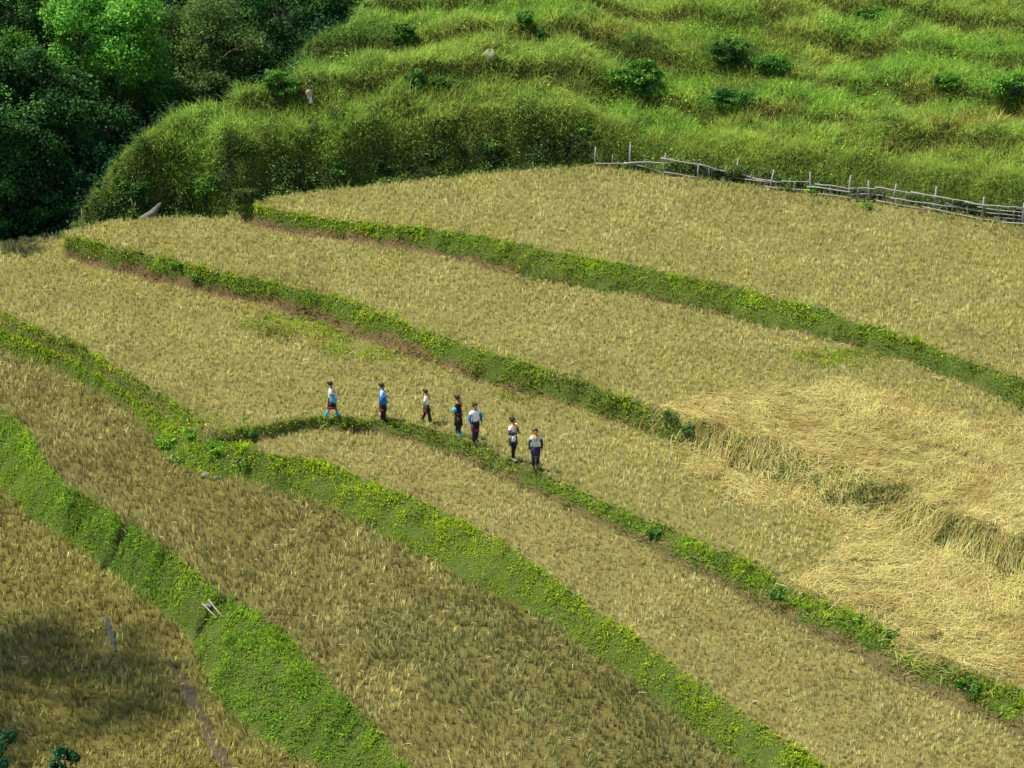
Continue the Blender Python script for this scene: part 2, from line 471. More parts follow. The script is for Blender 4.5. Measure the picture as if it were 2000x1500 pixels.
def poly_mask(X, Y, pts):
    P = np.array([HITC(a, b)[:2] for a, b in pts])
    Xj = X + .9 * vnoise(X, Y, 1.6, 81) + .25 * vnoise(X, Y, .5, 82); Yj = Y + 1.1 * vnoise(X, Y, 1.6, 83) + .3 * vnoise(X, Y, .5, 84)
    ins = np.zeros(len(X), bool)
    for i in range(len(P)):
        x1, y1 = P[i]; x2, y2 = P[(i + 1) % len(P)]
        c = ((y1 > Yj) != (y2 > Yj)) & (Xj < (x2 - x1) * (Yj - y1) / (y2 - y1 + 1e-12) + x1)
        ins ^= c
    return ins
def in_outlet(X, Y):
    r = np.zeros(len(X), bool)
    for (qx, qy, rr) in OUTLETS:
        r |= (np.abs((X - qx) * 0.97 + (Y - qy) * 0.25) < rr * .85) & (np.abs((Y - qy) * 0.97 - (X - qx) * 0.25 + .08 * np.sin(np.abs((X - qx) * 0.97 + (Y - qy) * 0.25) * 5)) < .15)
    return r
def near_path(X, Y, pts, w):
    P_ = np.array([HITC(a, b)[:2] for a, b in pts]); r = np.zeros(len(X), bool)
    for i in range(len(P_) - 1):
        ab = P_[i + 1] - P_[i]; L = (ab ** 2).sum()
        t = np.clip(((X - P_[i][0]) * ab[0] + (Y - P_[i][1]) * ab[1]) / L, 0, 1)
        d = np.hypot(X - P_[i][0] - t * ab[0], Y - P_[i][1] - t * ab[1])
        r |= d < w * (1 + .5 * vnoise(X, Y, .5, 141))
    return r
STRAW_POLY = [(1285, 822), (1390, 765), (1500, 735), (1640, 745), (1750, 782), (1900, 815), (2030, 838), (2200, 900), (2200, 1440), (2000, 1352), (1830, 1290), (1700, 1210), (1600, 1160),
              (1540, 1128), (1640, 1075), (1560, 1010), (1450, 965), (1370, 930), (1310, 880)]
GREEN_FOOT = [(600, 640, 2.6, 1.3), (700, 672, 2.0, 1.4), (760, 690, 1.3, 1.2), (1015, 768, .9, .7), (1640, 702, 2.0, .9)]

def mixc(c1, c2, t): return c1 * (1 - t[:, None]) + c2 * t[:, None]
_jo = in_outlet(GX.ravel(), GY.ravel())
_ca = g.data.attributes['col']; _cb = np.zeros(len(_jo) * 4, np.float32); _ca.data.foreach_get('color', _cb)
_cb = _cb.reshape(-1, 4); _cb[_jo, :3] = (.025, .024, .012); _ca.data.foreach_set('color', _cb.ravel())  # wet soil in the outlet cuts, blackened in place of their shadow
def jitter(c, s=0.18, hue=0.06):
    n = len(c)
    return np.clip(c * rng.lognormal(0, s, n)[:, None] * (1 + rng.normal(0, hue, (n, 3))), 0.003, 0.9)

def in_sliver(X, Y):
    """the crest left of where the two bunds meet carries grass, not stubble"""
    Ys, _ = nodes_at(X)
    return (Ys[4] - Ys[3] < .9) & (X < onplane(520, 870, Z3)[0])
# rice stubble, one mass per terrace
ST_PALE = np.array([0.84, 0.76, 0.295]); ST_OLIVE = np.array([0.46, 0.425, 0.11]); ST_BROWN = np.array([0.31, 0.255, 0.085]); ST_GREEN = np.array([0.20, 0.25, 0.055])
def stubble(name, zone, label, density, hrange, pale, dark, lean, y0, y1, per=5, wid=.022, greenf=0.0):
    X, Y, z, zo, t, px, py = scatter(density, y0, y1, [zone])
    keep = ~poly_mask(X, Y, STRAW_POLY) & ~in_outlet(X, Y)
    keep |= rng.random(len(X)) < .10
    keep &= gauss_mask(X, Y, GREEN_FOOT) < rng.random(len(X))
    if zone == 0:
        keep &= (rng.random(len(X)) < .45) | ~near_path(X, Y, [(330, 1290), (365, 1350), (398, 1415), (430, 1480), (470, 1560)], .20)
        keep &= ~near_path(X, Y, [(207, 1205), (215, 1240), (226, 1275)], .10)
    if zone == 4: keep &= ~in_sliver(X, Y)
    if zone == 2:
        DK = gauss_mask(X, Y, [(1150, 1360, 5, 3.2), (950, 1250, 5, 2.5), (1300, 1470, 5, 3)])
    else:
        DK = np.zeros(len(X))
    X, Y, z, DK = X[keep], Y[keep], z[keep], DK[keep]
    ra = .35 + .25 * np.sin(zone); sw = .25 * vnoise(X, Y, 6, 98)
    vv = -X * sin(ra) + Y * cos(ra) + sw; sn = np.round(vv / .21) * .21 + rng.normal(0, .06, len(X)) - vv
    X = X - sn * sin(ra); Y = Y + sn * cos(ra); z = terrain(X, Y)[0]
    n = len(X); DK = np.repeat(DK, per)
    X = np.repeat(X, per) + rng.normal(0, .027, n * per); Y = np.repeat(Y, per) + rng.normal(0, .027, n * per); z = np.repeat(z, per)
    n *= per
    big = fbm(X, Y, 3.5, 91); mid = fbm(X, Y, .9, 92)
    q = np.clip(.5 + .25 * big + .12 * mid + np.repeat(rng.normal(0, .28, n // per), per) + rng.normal(0, .15, n), 0, 1)
    c = mixc(np.tile(dark, (n, 1)), np.tile(pale, (n, 1)), q)
    gm = np.clip(.5 * fbm(X, Y, 2.2, 94) + greenf, 0, .8)
    if zone == 10: gm = np.clip(gm + sstep(2.6, .3, np.interp(X, EX, EY) - Y + .8 * vnoise(X, Y, 1.5, 97)) * sstep(-2, 4, X), 0, 1)
    c = mixc(c, np.tile(ST_GREEN, (n, 1)), gm * rng.random(n))
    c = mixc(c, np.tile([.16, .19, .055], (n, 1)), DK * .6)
    c = c * np.repeat(rng.lognormal(0, .26, n // per), per)[:, None]
    br = np.clip(sstep(.1, .7, fbm(X, Y, 6.5, 99)), 0, 1) * .35
    c = mixc(c, c * np.array([.84, .78, .70]), br)
    c = jitter(c, .18, .05)
    h = rng.uniform(*hrange, n) * (1 + .10 * mid)
    az = rng.normal(0, .9, n) + 2 * pi * vnoise(X, Y, 4, 95)
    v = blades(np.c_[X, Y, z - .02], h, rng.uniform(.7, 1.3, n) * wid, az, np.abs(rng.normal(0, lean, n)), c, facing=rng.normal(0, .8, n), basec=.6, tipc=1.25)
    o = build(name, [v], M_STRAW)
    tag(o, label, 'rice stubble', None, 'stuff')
    return o
stubble('rice_stubble', 10, 'pale cut rice stubble on the highest terrace, in front of the pole fence', 44, (.14, .25), ST_PALE, ST_OLIVE, .16, 92, 124, greenf=.02)
stubble('rice_stubble', 8, 'pale cut rice stubble on the second terrace from the top, left of the strewn straw', 44, (.14, .25), ST_PALE, ST_OLIVE, .16, 66, 120, greenf=-.05)
stubble('rice_stubble', 6, 'pale stubble of the wide terrace behind the walking people', 44, (.14, .25), ST_PALE, ST_OLIVE, .18, 64, 118, greenf=.05)
stubble('rice_stubble', 4, 'tan rice stubble on the narrow terrace just in front of the walking people', 44, (.14, .25), np.array([.85, .74, .31]), np.array([.46, .385, .11]), .18, 62, 106)
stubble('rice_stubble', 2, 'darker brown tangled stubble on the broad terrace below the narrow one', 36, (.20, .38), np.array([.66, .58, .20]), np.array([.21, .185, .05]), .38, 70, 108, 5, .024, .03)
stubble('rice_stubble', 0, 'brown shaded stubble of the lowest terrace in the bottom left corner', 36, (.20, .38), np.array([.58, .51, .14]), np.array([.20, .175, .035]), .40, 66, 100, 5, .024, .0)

# scattered pale stalks lying about on all fields
X, Y, z, zo, t, px, py = scatter(.8, 70, 122, [0, 2, 4, 6, 8, 10])
n = len(X); a = rng.normal(0, .7, n) + 1.2 * fbm(X, Y, 5, 96)
L = rng.uniform(.12, .35, n)
X2, Y2 = X + np.cos(a) * L, Y + np.sin(a) * L
v = ribbons(np.c_[X, Y, z + .10], np.c_[X2, Y2, H(X2, Y2) + .12], rng.uniform(.015, .03, n), jitter(np.tile([.46, .40, .18], (n, 1)), .15))
tag(build('loose_stalks', [v], M_STRAW), 'scattered pale rice stalks lying across the stubble fields', 'straw', None, 'stuff')

# strewn straw on the right
n0 = int(420 * 22 * 34)
X = rng.uniform(3, 29, n0); Y = rng.uniform(70, 103, n0)
m = poly_mask(X, Y, STRAW_POLY)
X, Y = X[m], Y[m]; X = X + rng.normal(0, 1, len(X)) * np.where(rng.random(len(X)) < .12, .9, .2); Y = Y + rng.normal(0, 1, len(X)) * np.where(rng.random(len(X)) < .12, 1.1, .25); z, zo, t = terrain(X, Y)
thin = (zo == 7) & (vnoise(X, Y, 1.6, 101) > .6) & (rng.random(len(X)) < .4)
thin |= (fbm(X, Y, 1.3, 102) < -.38) & (rng.random(len(X)) < .9)
X, Y, z = X[~thin], Y[~thin], z[~thin]; n = len(X)
ang = 2.3 * fbm(X, Y, 5.5, 103, 2) + .5 * vnoise(X, Y, 1.2, 104) + rng.normal(0, .75, n) + .15
L = rng.uniform(.20, .55, n)
X2, Y2 = X + np.cos(ang) * L, Y + np.sin(ang) * L
layer = rng.uniform(.02, .16, n) + .10 * np.clip(fbm(X, Y, 1.4, 105), -.5, 1)
q = np.clip(.62 + .65 * fbm(X, Y, 1.5, 106) + .5 * fbm(X, Y, .4, 107) + rng.normal(0, .25, n), 0, 1)
c = jitter(mixc(np.tile([.29, .21, .048], (n, 1)), np.tile([.53, .465, .145], (n, 1)), q), .20, .05)
v = ribbons(np.c_[X, Y, z + layer], np.c_[X2, Y2, H(X2, Y2) + layer + rng.normal(0, .03, n)], rng.uniform(.008, .017, n), c)
tag(build('strewn_straw', [v], M_STRAW), 'thick golden mat of threshed straw strewn over the right side of the terraces', 'straw', None, 'stuff')

# green banks
G_LIME = np.array([.47, .60, .018]); G_MID = np.array([.25, .41, .028]); G_DEEP = np.array([.12, .24, .022]); G_OLIVE = np.array([.27, .27, .055]); G_BROWN = np.array([.20, .13, .05])
def bank_scatter(zone, density):
    lim = {1: 8.5, 3: 4.6}.get(zone, 2.8)
    n = int(density * (XMAX - XMIN) * lim)
    X = rng.uniform(XMIN, XMAX, n); t = rng.uniform(0, 1, n); t = t + np.where(t < .5, -1, .15) * np.maximum(rng.normal(0, .10, n) * (1 + vnoise(X, X * 0, .9, 161)), 0)
    Ys, Zs = nodes_at(X)
    ya, yb = Ys[zone - 1], Ys[zone]
    surf = np.hypot(yb - ya, Zs[zone] - Zs[zone - 1])
    k = (rng.random(n) < surf / lim) & (yb - ya > .004)
    X, t, ya, yb = X[k], t[k], ya[k], yb[k]
    Y = ya + (yb - ya) * t
    Y = Y - 0.16 * vnoise(X, Y, 1.3, 1) - 0.07 * vnoise(X, Y, 0.45, 2)
    z, zo, _ = terrain(X, Y)
    px, py = project(X, Y, z)
    m = (px > -310) & (px < 2310) & (py > -110) & (py < 1690)
    return X[m], Y[m], z[m], np.clip(t[m], 0, 1)
def bank(name, zone, label, density, y0, y1, hr, lime, brownlow, extra=None, olive=.25, low_dry_shade=.7):
    X, Y, z, t = bank_scatter(zone, density)
    n = len(X)
    keep = np.ones(n, bool)
    if zone in (5, 7):
        keep &= ~(poly_mask(X, Y, STRAW_POLY) & (rng.random(n) < .93))
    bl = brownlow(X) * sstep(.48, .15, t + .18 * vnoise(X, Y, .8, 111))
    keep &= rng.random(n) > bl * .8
    if extra == 'left':
        X2, Y2, z2, zo2, t2, _, _ = scatter(density, y0, y1, [4])
        mk = in_sliver(X2, Y2)
        X = np.r_[X[keep], X2[mk]]; Y = np.r_[Y[keep], Y2[mk]]; z = np.r_[z[keep], z2[mk]]; t = np.r_[t[keep], t2[mk] * 0 + .6]; bl = np.r_[bl[keep], np.zeros(mk.sum())]
    elif extra is not None:
        X2, Y2, z2, zo2, t2, _, _ = scatter(density * .7, y0, y1, [zone - 1, zone + 1])
        mk = gauss_mask(X2, Y2, extra) > rng.random(len(X2))
        X = np.r_[X[keep], X2[mk]]; Y = np.r_[Y[keep], Y2[mk]]; z = np.r_[z[keep], z2[mk]]; t = np.r_[t[keep], t2[mk] * 0 + .5]; bl = np.r_[bl[keep], np.zeros(mk.sum())]
    else:
        X, Y, z, t, bl = X[keep], Y[keep], z[keep], t[keep], bl[keep]
    if zone in (3, 5):                 # left of the junction the two banks are one face
        lf = X < onplane(470, 860, Z3)[0]
        t = np.where(lf, np.clip(.45 * t + (.5 if zone == 5 else .25), 0, 1), t); lime = np.where(lf, .5, lime)
    n = len(X)
    q = np.clip(lime + .55 * fbm(X, Y, 2.4, 112 + zone) + .25 * vnoise(X, Y, .35, 113) + rng.normal(0, .15, n) + .25 * (t - .5), 0, 1)  # lime towards the top paints in the bank's bright upper edge
    c = mixc(np.tile(G_MID, (n, 1)), np.tile(G_LIME, (n, 1)), q)
    dk = sstep(.15, .6, fbm(X, Y, .8, 115 + zone)); c = mixc(c, np.tile(G_DEEP, (n, 1)), dk * .75)
    ol = sstep(.0, .6, fbm(X, Y, 3.3, 118 + zone)) * olive * 2; c = mixc(c, np.tile(G_OLIVE, (n, 1)), np.clip(ol, 0, .85))
    lowt = sstep(.62, .2, t + .2 * vnoise(X, Y, .7, 119)) * low_dry_shade  # dry brown low grass, darkened to give the bank a shaded lower side
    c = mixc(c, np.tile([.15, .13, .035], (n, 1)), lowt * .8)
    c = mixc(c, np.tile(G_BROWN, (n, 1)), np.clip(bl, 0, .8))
    if zone == 1: c = c * np.array([.86, .94, 1.25]) * (1 + .30 * vnoise(X + Y * .8, Y * 2.5, .8, 120))[:, None]
    c = jitter(c, .25, .07)
    h = rng.uniform(*hr, n) * (1 + .7 * vnoise(X, Y, .5, 116)) * (1 - .3 * bl) * (.75 + .5 * t)
    az = -pi / 2 + rng.normal(0, .7, n) + 1.2 * vnoise(X, Y, 1.0, 117)
    oo = in_outlet(X, Y); h[oo] *= .12
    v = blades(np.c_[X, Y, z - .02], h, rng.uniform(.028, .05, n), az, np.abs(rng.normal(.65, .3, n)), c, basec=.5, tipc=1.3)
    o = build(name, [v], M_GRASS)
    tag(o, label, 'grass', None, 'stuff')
zero = lambda X: np.zeros(len(X))
bank('bank_grass', 9, 'green grass on the bank under the highest stubble terrace', 230, 90, 120, (.12, .28), .38, lambda X: .12 + .85 * sstep(2, -5, X), GREEN_FOOT[4:])
bank('bank_grass', 7, 'green weedy grass on the long bank below the second terrace', 230, 80, 118, (.12, .30), .42, lambda X: .15 + .85 * sstep(-6, -12, X), GREEN_FOOT[:4])
bank('bank_grass', 5, 'grass on the low bund the people walk along', 230, 70, 110, (.11, .28), .38, lambda X: .35 + .35 * sstep(6, 12, X), None, .5)
bank('bank_grass', 3, 'bright lime grass on the bank between the narrow terrace and the brown field', 300, 62, 108, (.10, .24), .80, lambda X: 0 * X + .05, 'left', .0, .25)
bank('bank_grass', 1, 'broad short green grass strip running down to the bottom edge', 380, 62, 104, (.10, .24), .18, zero, None, .0, 0)

# ------------------------------------------------------------------ hillside grass
H_YEL = np.array([.46, .53, .095]); H_GRN = np.array([.33, .49, .080]); H_DEEP = np.array([.11, .22, .045]); H_BRT = np.array([.27, .52, .065]); H_RED = np.array([.44, .32, .09]); H_OLV = np.array([.30, .42, .085])
BRIGHT = [(960, 30, 3, 1.6), (1420, 60, 2.0, 1.2), (1500, 200, 6.5, 1.5), (1350, 170, 2.2, 1.3), (1800, 120, 4.5, 1.8), (1950, 170, 3, 1.6), (1250, 190, 2.5, 1.3), (1100, 30, 2.5, 1), (1700, 60, 3, 1)]
REDB = [(1930, 240, 2.6, .7), (1480, 235, 2.5, .5), (1180, 60, 1.5, .6)]
DARKB = [(1250, 120, 1.6, .9), (1490, 130, 2.2, .8), (1420, 105, 1.5, .7), (1430, 197, 2.0, .6), (730, 70, 1.6, .9), (860, 165, 1.4, .6), (640, 110, 2.0, 1.2), (560, 175, 1.6, 1.0), (700, 20, 2.2, 1.2)]
X, Y, z, zo, t, px, py = scatter(330, 103, 160, [11])
XLb = np.interp(Y, HLY, HLX)
keep = (X > XLb - 1.2 + .8 * vnoise(X, Y, 1.5, 121)) & (py > -110)
X, Y, z, px, py = X[keep], Y[keep], z[keep], px[keep], py[keep]
Xa, Ya, za, zoa, ta, pxa, pya = scatter(900, 106, 130, [11])
da = Ya - np.interp(Xa, EX, EY)
ka = (da > .35) & (da < 2.9) & (Xa > np.interp(Ya, HLY, HLX) - 1.2)
X, Y, z = np.r_[X, Xa[ka]], np.r_[Y, Ya[ka]], np.r_[z, za[ka]]
n = len(X)
Ee = np.interp(X, EX, EY); d = Y - Ee
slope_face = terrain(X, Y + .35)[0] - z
q = np.clip(.55 + .55 * fbm(X, Y, 4, 122) + rng.normal(0, .15, n), 0, 1)
leftg = sstep(-2, -9, X - .35 * (Y - 118))
c = mixc(np.tile(H_OLV, (n, 1)), np.tile(H_YEL, (n, 1)), q)
c = mixc(c, np.tile(H_GRN, (n, 1)), np.clip(.25 + .5 * fbm(X, Y, 2.5, 124) + .7 * leftg, 0, 1))
c = mixc(c, np.tile(H_BRT, (n, 1)), gauss_mask(X, Y, BRIGHT) * .6)
c = mixc(c, np.tile(H_RED, (n, 1)), gauss_mask(X, Y, REDB) * .45)
c = mixc(c, np.tile(H_DEEP, (n, 1)), gauss_mask(X, Y, DARKB) * .75)
c = mixc(c, np.tile(H_DEEP, (n, 1)), np.clip(sstep(.25, .7, fbm(X, Y, 1.3, 126)), 0, 1) * .4)
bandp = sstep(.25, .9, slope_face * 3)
c = mixc(c, np.tile([.20, .19, .05], (n, 1)), np.clip(bandp * .55, 0, .6) * (d > 3.4))  # steep step faces tinted darker, their shade put into the grass colour
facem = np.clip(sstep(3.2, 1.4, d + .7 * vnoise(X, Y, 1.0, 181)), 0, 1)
c = mixc(c, np.tile([.11, .16, .035], (n, 1)), facem * .55)  # slope foot tinted darker, overhang shade put into the grass colour
c = jitter(c, .28, .06)
tus = vnoise(X, Y, .8, 127)
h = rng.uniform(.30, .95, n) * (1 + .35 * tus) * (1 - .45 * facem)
c = c * (1 + .14 * vnoise(X, Y, .45, 129))[:, None]
az = -pi / 2 + rng.normal(0, 1.25, n) + .8 * vnoise(X, Y, 1.8, 128)
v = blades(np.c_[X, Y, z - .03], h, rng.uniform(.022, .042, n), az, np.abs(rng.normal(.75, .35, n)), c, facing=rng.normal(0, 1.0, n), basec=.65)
near = d < 3.4
thinf = rng.random(n) < np.where(X > X_FENCE, sstep(1.5, .5, d) * .88, facem * .5)
mainm = ~near & ~thinf; near = near & ~thinf
def sub(v, m):
    V, F, I, C = v
    V = V.reshape(-1, 5, 3)[m].reshape(-1, 3); C = C.reshape(-1, 5, 3)[m].reshape(-1, 3); k = int(m.sum())
    b = (np.arange(k) * 5)[:, None]
    return V, np.tile([4, 3], k), (b + np.array([[0, 1, 2, 3, 3, 2, 4]])).ravel(), C
tag(build('hill_grass', [sub(v, mainm)], M_GRASS), 'rough yellow green grass covering the hillside above the terraces', 'grass', None, 'stuff')
tag(build('tall_grass', [sub(v, near)], M_GRASS), 'tall overhanging grass on the steep slope right behind the highest terrace', 'grass', None, 'stuff')

# ------------------------------------------------------------------ plants: shrubs and trees
UNDERGROWTH = True
def crown_parts(c, r, n, palette, leaf, seed, clumps=26, flat=1.0, fill=.82):
    """leaves spread over many small boughs that together fill an uneven ellipsoid"""
    rg = np.random.default_rng(seed)
    c = np.array(c, float); r = np.array(r, float)
    cl = rg.normal(0, 1, (clumps, 3)); cl /= np.linalg.norm(cl, axis=1)[:, None]
    cl *= (rg.uniform(.25, 1, clumps) ** .55)[:, None] * fill
    cl[:, 2] = cl[:, 2] * .95
    sz = rg.uniform(.12, .34, clumps)
    wgt = sz ** 2 / (sz ** 2).sum()
    k = rg.choice(clumps, n, p=wgt)
    d_ = rg.normal(0, 1, (n, 3)); d_ /= np.linalg.norm(d_, axis=1)[:, None]
    rad = rg.uniform(.25, 1.12, n) ** .8 * (1 + .35 * np.sin(d_[:, 0] * 7 + k) * np.sin(d_[:, 2] * 6 + 2 * k))
    P = cl[k] + d_ * (sz[k] * rad)[:, None] * np.array([1, 1, .75 * flat])
    tone = rg.uniform(0, 1, clumps)
    pal = np.array(palette)
    tt = np.clip(tone[k] * .75 + rg.uniform(0, .35, n), 0, .999)
    f = tt * (len(pal) - 1); i0 = f.astype(int); fr = (f - i0)[:, None]
    col = pal[i0] * (1 - fr) + pal[np.minimum(i0 + 1, len(pal) - 1)] * fr
    col = np.clip(col * rg.lognormal(0, .22, n)[:, None], .002, .9)
    size = rg.uniform(.6, 1.35, n) * leaf
    N = d_ * .8 + np.array([0, 0, .6])
    return cards(P * r + c, N, size, col, .62, .8), cl * r + c, sz
def tree(name, X, Y, cz, r, palette, label, cat, nleaf, leaf, seed, group=None, zb=None, clumps=26, nl=9):
    zb = float(H(np.array([X]), np.array([Y]))[0]) if zb is None else zb
    root = empty(name, (X, Y, zb))
    lp, cl, sz = crown_parts((0, 0, cz - zb), r, nleaf, palette, leaf, seed, clumps)
    build('crown', [lp], M_LEAF, root)
    rg = random.Random(seed)
    hh = cz - zb
    tr = .05 * r[0] + .05
    p = [(0, 0, -.2), (rg.uniform(-.1, .1), rg.uniform(-.1, .1), hh * .35), (rg.uniform(-.2, .2), rg.uniform(-.2, .2), hh * .7), (rg.uniform(-.3, .3) * .6, 0, hh * 1.05)]
    parts = [tube_data(p, [tr * 1.3, tr, tr * .75, tr * .35], 8)]
    for k in range(nl):
        e = cl[k % len(cl)]
        s0 = rg.uniform(.4, .9)
        st = Vector((0, 0, hh * s0)); en = Vector(e)
        mid = st.lerp(en, .5) + Vector((0, 0, .12 * r[2]))
        parts.append(tube_data([st, mid, en], [tr * .5, tr * .3, tr * .12], 6))
    build('trunk', parts, M_BARK, root, True)
    tag(root, label, cat, group)
    return root
def P(*a): return [np.array(x, float) for x in a]
PAL_BRIGHT = P((.012, .060, .008), (.055, .19, .018), (.13, .36, .035), (.25, .52, .06))  # leaf colour raised so that the one crown looks sunlit
PAL_DARK = P((.006, .022, .005), (.014, .052, .010), (.036, .12, .020), (.11, .28, .05))
PAL_OLIVE = P((.015, .045, .008), (.055, .115, .022), (.11, .19, .038), (.20, .29, .07))
PAL_TEAL = P((.006, .030, .010), (.018, .075, .022), (.04, .15, .045), (.10, .28, .09))
PAL_MID = P((.012, .050, .008), (.035, .115, .015), (.070, .20, .022), (.14, .32, .04))
def at_depth(px, py, Y):
    dx, dy, dz = ray(px, py); t_ = Y / dy
    return dx * t_, CAM_H + dz * t_
TREES = [  # px, py of the crown's middle, depth, radii, palette, label, leaves
    (205, 75, 121, (3.6, 3.2, 3.4), PAL_BRIGHT, 'broad tree with sunlit bright green crown, at the top left corner', 26000, .19),
    (20, 60, 124, (3.6, 3.0, 4.2), PAL_DARK, 'dark green tree left of the sunlit bright tree, cut by the frame edge', 15000, .20),
    (400, 90, 127, (3.4, 3.0, 3.6), PAL_OLIVE, 'olive green fine leaved tree right of the sunlit bright tree', 26000, .15),
    (560, 30, 134, (3.6, 3.2, 3.4), PAL_DARK, 'dark tree behind the olive tree at the top edge, beside the grass slope', 16000, .20),
    (300, -20, 131, (3.8, 3.0, 3.4), PAL_DARK, 'dark tree showing only between the bright and the olive crowns', 13000, .20),
    (140, 250, 118.5, (3.3, 2.8, 3.2), PAL_DARK, 'very dark tree right below the sunlit bright crown', 18000, .20),
    (20, 300, 116, (2.9, 2.4, 3.6), PAL_DARK, 'dark tree on the left edge halfway down the forest', 13000, .20),
    (290, 190, 122, (2.2, 2.0, 2.4), PAL_MID, 'mid green young tree tucked under the bright and olive crowns', 11000, .17),
    (205, 415, 115.6, (1.8, 1.4, 2.0), PAL_DARK, 'small dark tree in the gap just left of the grassy slope', 8000, .18),
    (300, 290, 119, (2.4, 1.8, 2.0), PAL_DARK, 'dark tree behind the left end of the grassy slope', 10000, .18),
    (430, 40, 138, (4.5, 2.5, 4.2), PAL_DARK, 'large very dark tree behind the olive tree', 15000, .22),
    (90, -20, 134, (5.0, 2.5, 4.0), PAL_DARK, 'large dark tree behind the sunlit bright tree', 15000, .22),
    (600, 90, 133, (2.4, 2.0, 1.8), PAL_DARK, 'low dark tree at the forest edge above the distant person', 10000, .18),
    (390, 190, 124, (2.2, 1.8, 1.6), PAL_OLIVE, 'low olive tree in front of the forest, behind the grassy slope', 9000, .15),
    (690, 40, 136, (2.6, 2.0, 2.6), PAL_DARK, 'dark tree at the right end of the forest near the top edge', 11000, .18),
    (60, 120, 122.5, (2.6, 2.0, 2.6), PAL_MID, 'mid green tree between the left edge and the sunlit crown', 13000, .18),
    (-40, 180, 118, (2.6, 2.2, 3.2), PAL_DARK, 'dark tree mostly outside the left edge of the frame', 10000, .2),
    (470, 150, 128, (2.6, 2.2, 2.2), PAL_DARK, 'dark low tree below the olive tree at the foot of the grass slope', 12000, .18),
    (660, -30, 139, (3.4, 2.6, 3.0), PAL_DARK, 'dark tree at the top edge where forest meets the hillside', 12000, .20),
    (100, 360, 116.5, (2.5, 1.8, 2.0), PAL_TEAL, 'low bluish green tree in front of the dark forest, near the field corner', 9000, .22),
    (190, 330, 117.0, (1.8, 1.6, 2.0), PAL_TEAL, 'slim bluish green tree between the dark forest and the grassy bank', 7000, .20),
    (150, 425, 115.3, (1.5, 1.0, 1.3), PAL_DARK, 'low dark tree standing right behind the field corner', 7000, .16),
    (80, 440, 115.0, (1.9, 1.0, 1.2), PAL_DARK, 'low dark tree hugging the field edge between the corner trees', 7000, .16),
    (60, 200, 119, (3.2, 2.2, 3.2), PAL_DARK, 'tall dark tree filling the gap under the sunlit crown at the left', 13000, .2),
    (-5, 425, 115.0, (2.0, 1.1, 1.9), PAL_DARK, 'lowest dark tree at the left edge behind the field', 7000, .18),
]
for i, (a, b, Yd, r, pal, lab, nlf, lf) in enumerate(TREES):
    x_, z_ = at_depth(a, b, Yd)
    zb = min(float(H(np.array([x_]), np.array([Yd]))[0]), z_ - r[2] * .8)
    tree('forest_tree', x_, Yd, z_, r, pal, lab, 'tree', int(nlf * 1.5), lf * .78, 100 + i, 'trees of the dark forest at the left', zb, 64)

def undergrowth(name, X, Y, hmax, palette, leaf, label, rough=.6):
    z = H(X, Y); n = len(X)
    pal = np.array(palette)
    q = np.clip(.5 + .6 * fbm(X, Y, 1.2, 131) + rng.normal(0, .18, n), 0, .999) * (len(pal) - 1)
    i0 = q.astype(int); f = (q - i0)[:, None]
    c = jitter(pal[i0] * (1 - f) + pal[i0 + 1] * f, .25, .06)
    hh = hmax * (.35 + .65 * np.clip(.5 + fbm(X, Y, 1.0, 132), 0, 1)) * rng.random(n) ** .6
    Pp = np.c_[X + rng.normal(0, .1, n), Y - .15 * hh + rng.normal(0, .1, n), z + hh]
    N = np.tile([0, -.5, .8], (n, 1)) + rng.normal(0, .3, (n, 3))
    o = build(name, [cards(Pp, N, rng.uniform(.6, 1.3, n) * leaf, c, .5, rough)], M_LEAF)
    tag(o, label, 'undergrowth', None, 'stuff'); return o
n = 210000
X = rng.uniform(-21, 32, n); Y = np.interp(X, EX, EY) + .3 + 2.9 * rng.random(n) ** 1.7
rsc = sstep(X_FENCE - 3, X_FENCE + 2, X)
dd = Y - np.interp(X, EX, EY)
k = (X > np.interp(Y, HLY, HLX) - .6) & (1.1 * vnoise(X, Y, .8, 133) + .4 * vnoise(X, Y, .3, 134) > -.75 + .55 * dd + rsc * (.45 + .9 * np.maximum(dd - .5, 0)) + rng.normal(0, .25, n))
undergrowth('leafy_undergrowth', X[k], Y[k], .85, P((.008, .018, .005), (.025, .050, .010), (.08, .14, .025), (.19, .29, .05)), .12, 'leafy dark undergrowth tangled into the steep grassy slope behind the fields')  # dark leaf colours also carry the overhang shade at the slope's foot
n = 60000
X = rng.uniform(-32, -3, n); Y = rng.uniform(108, 152, n)
k = (X < np.interp(Y, HLY, HLX) + .8) & (Y > np.interp(X, EX, EY) + .5)
undergrowth('forest_undergrowth', X[k], Y[k], 1.5, P((.006, .020, .008), (.012, .045, .014), (.025, .085, .03)), .22, 'dark undergrowth on the forest floor between the trees')

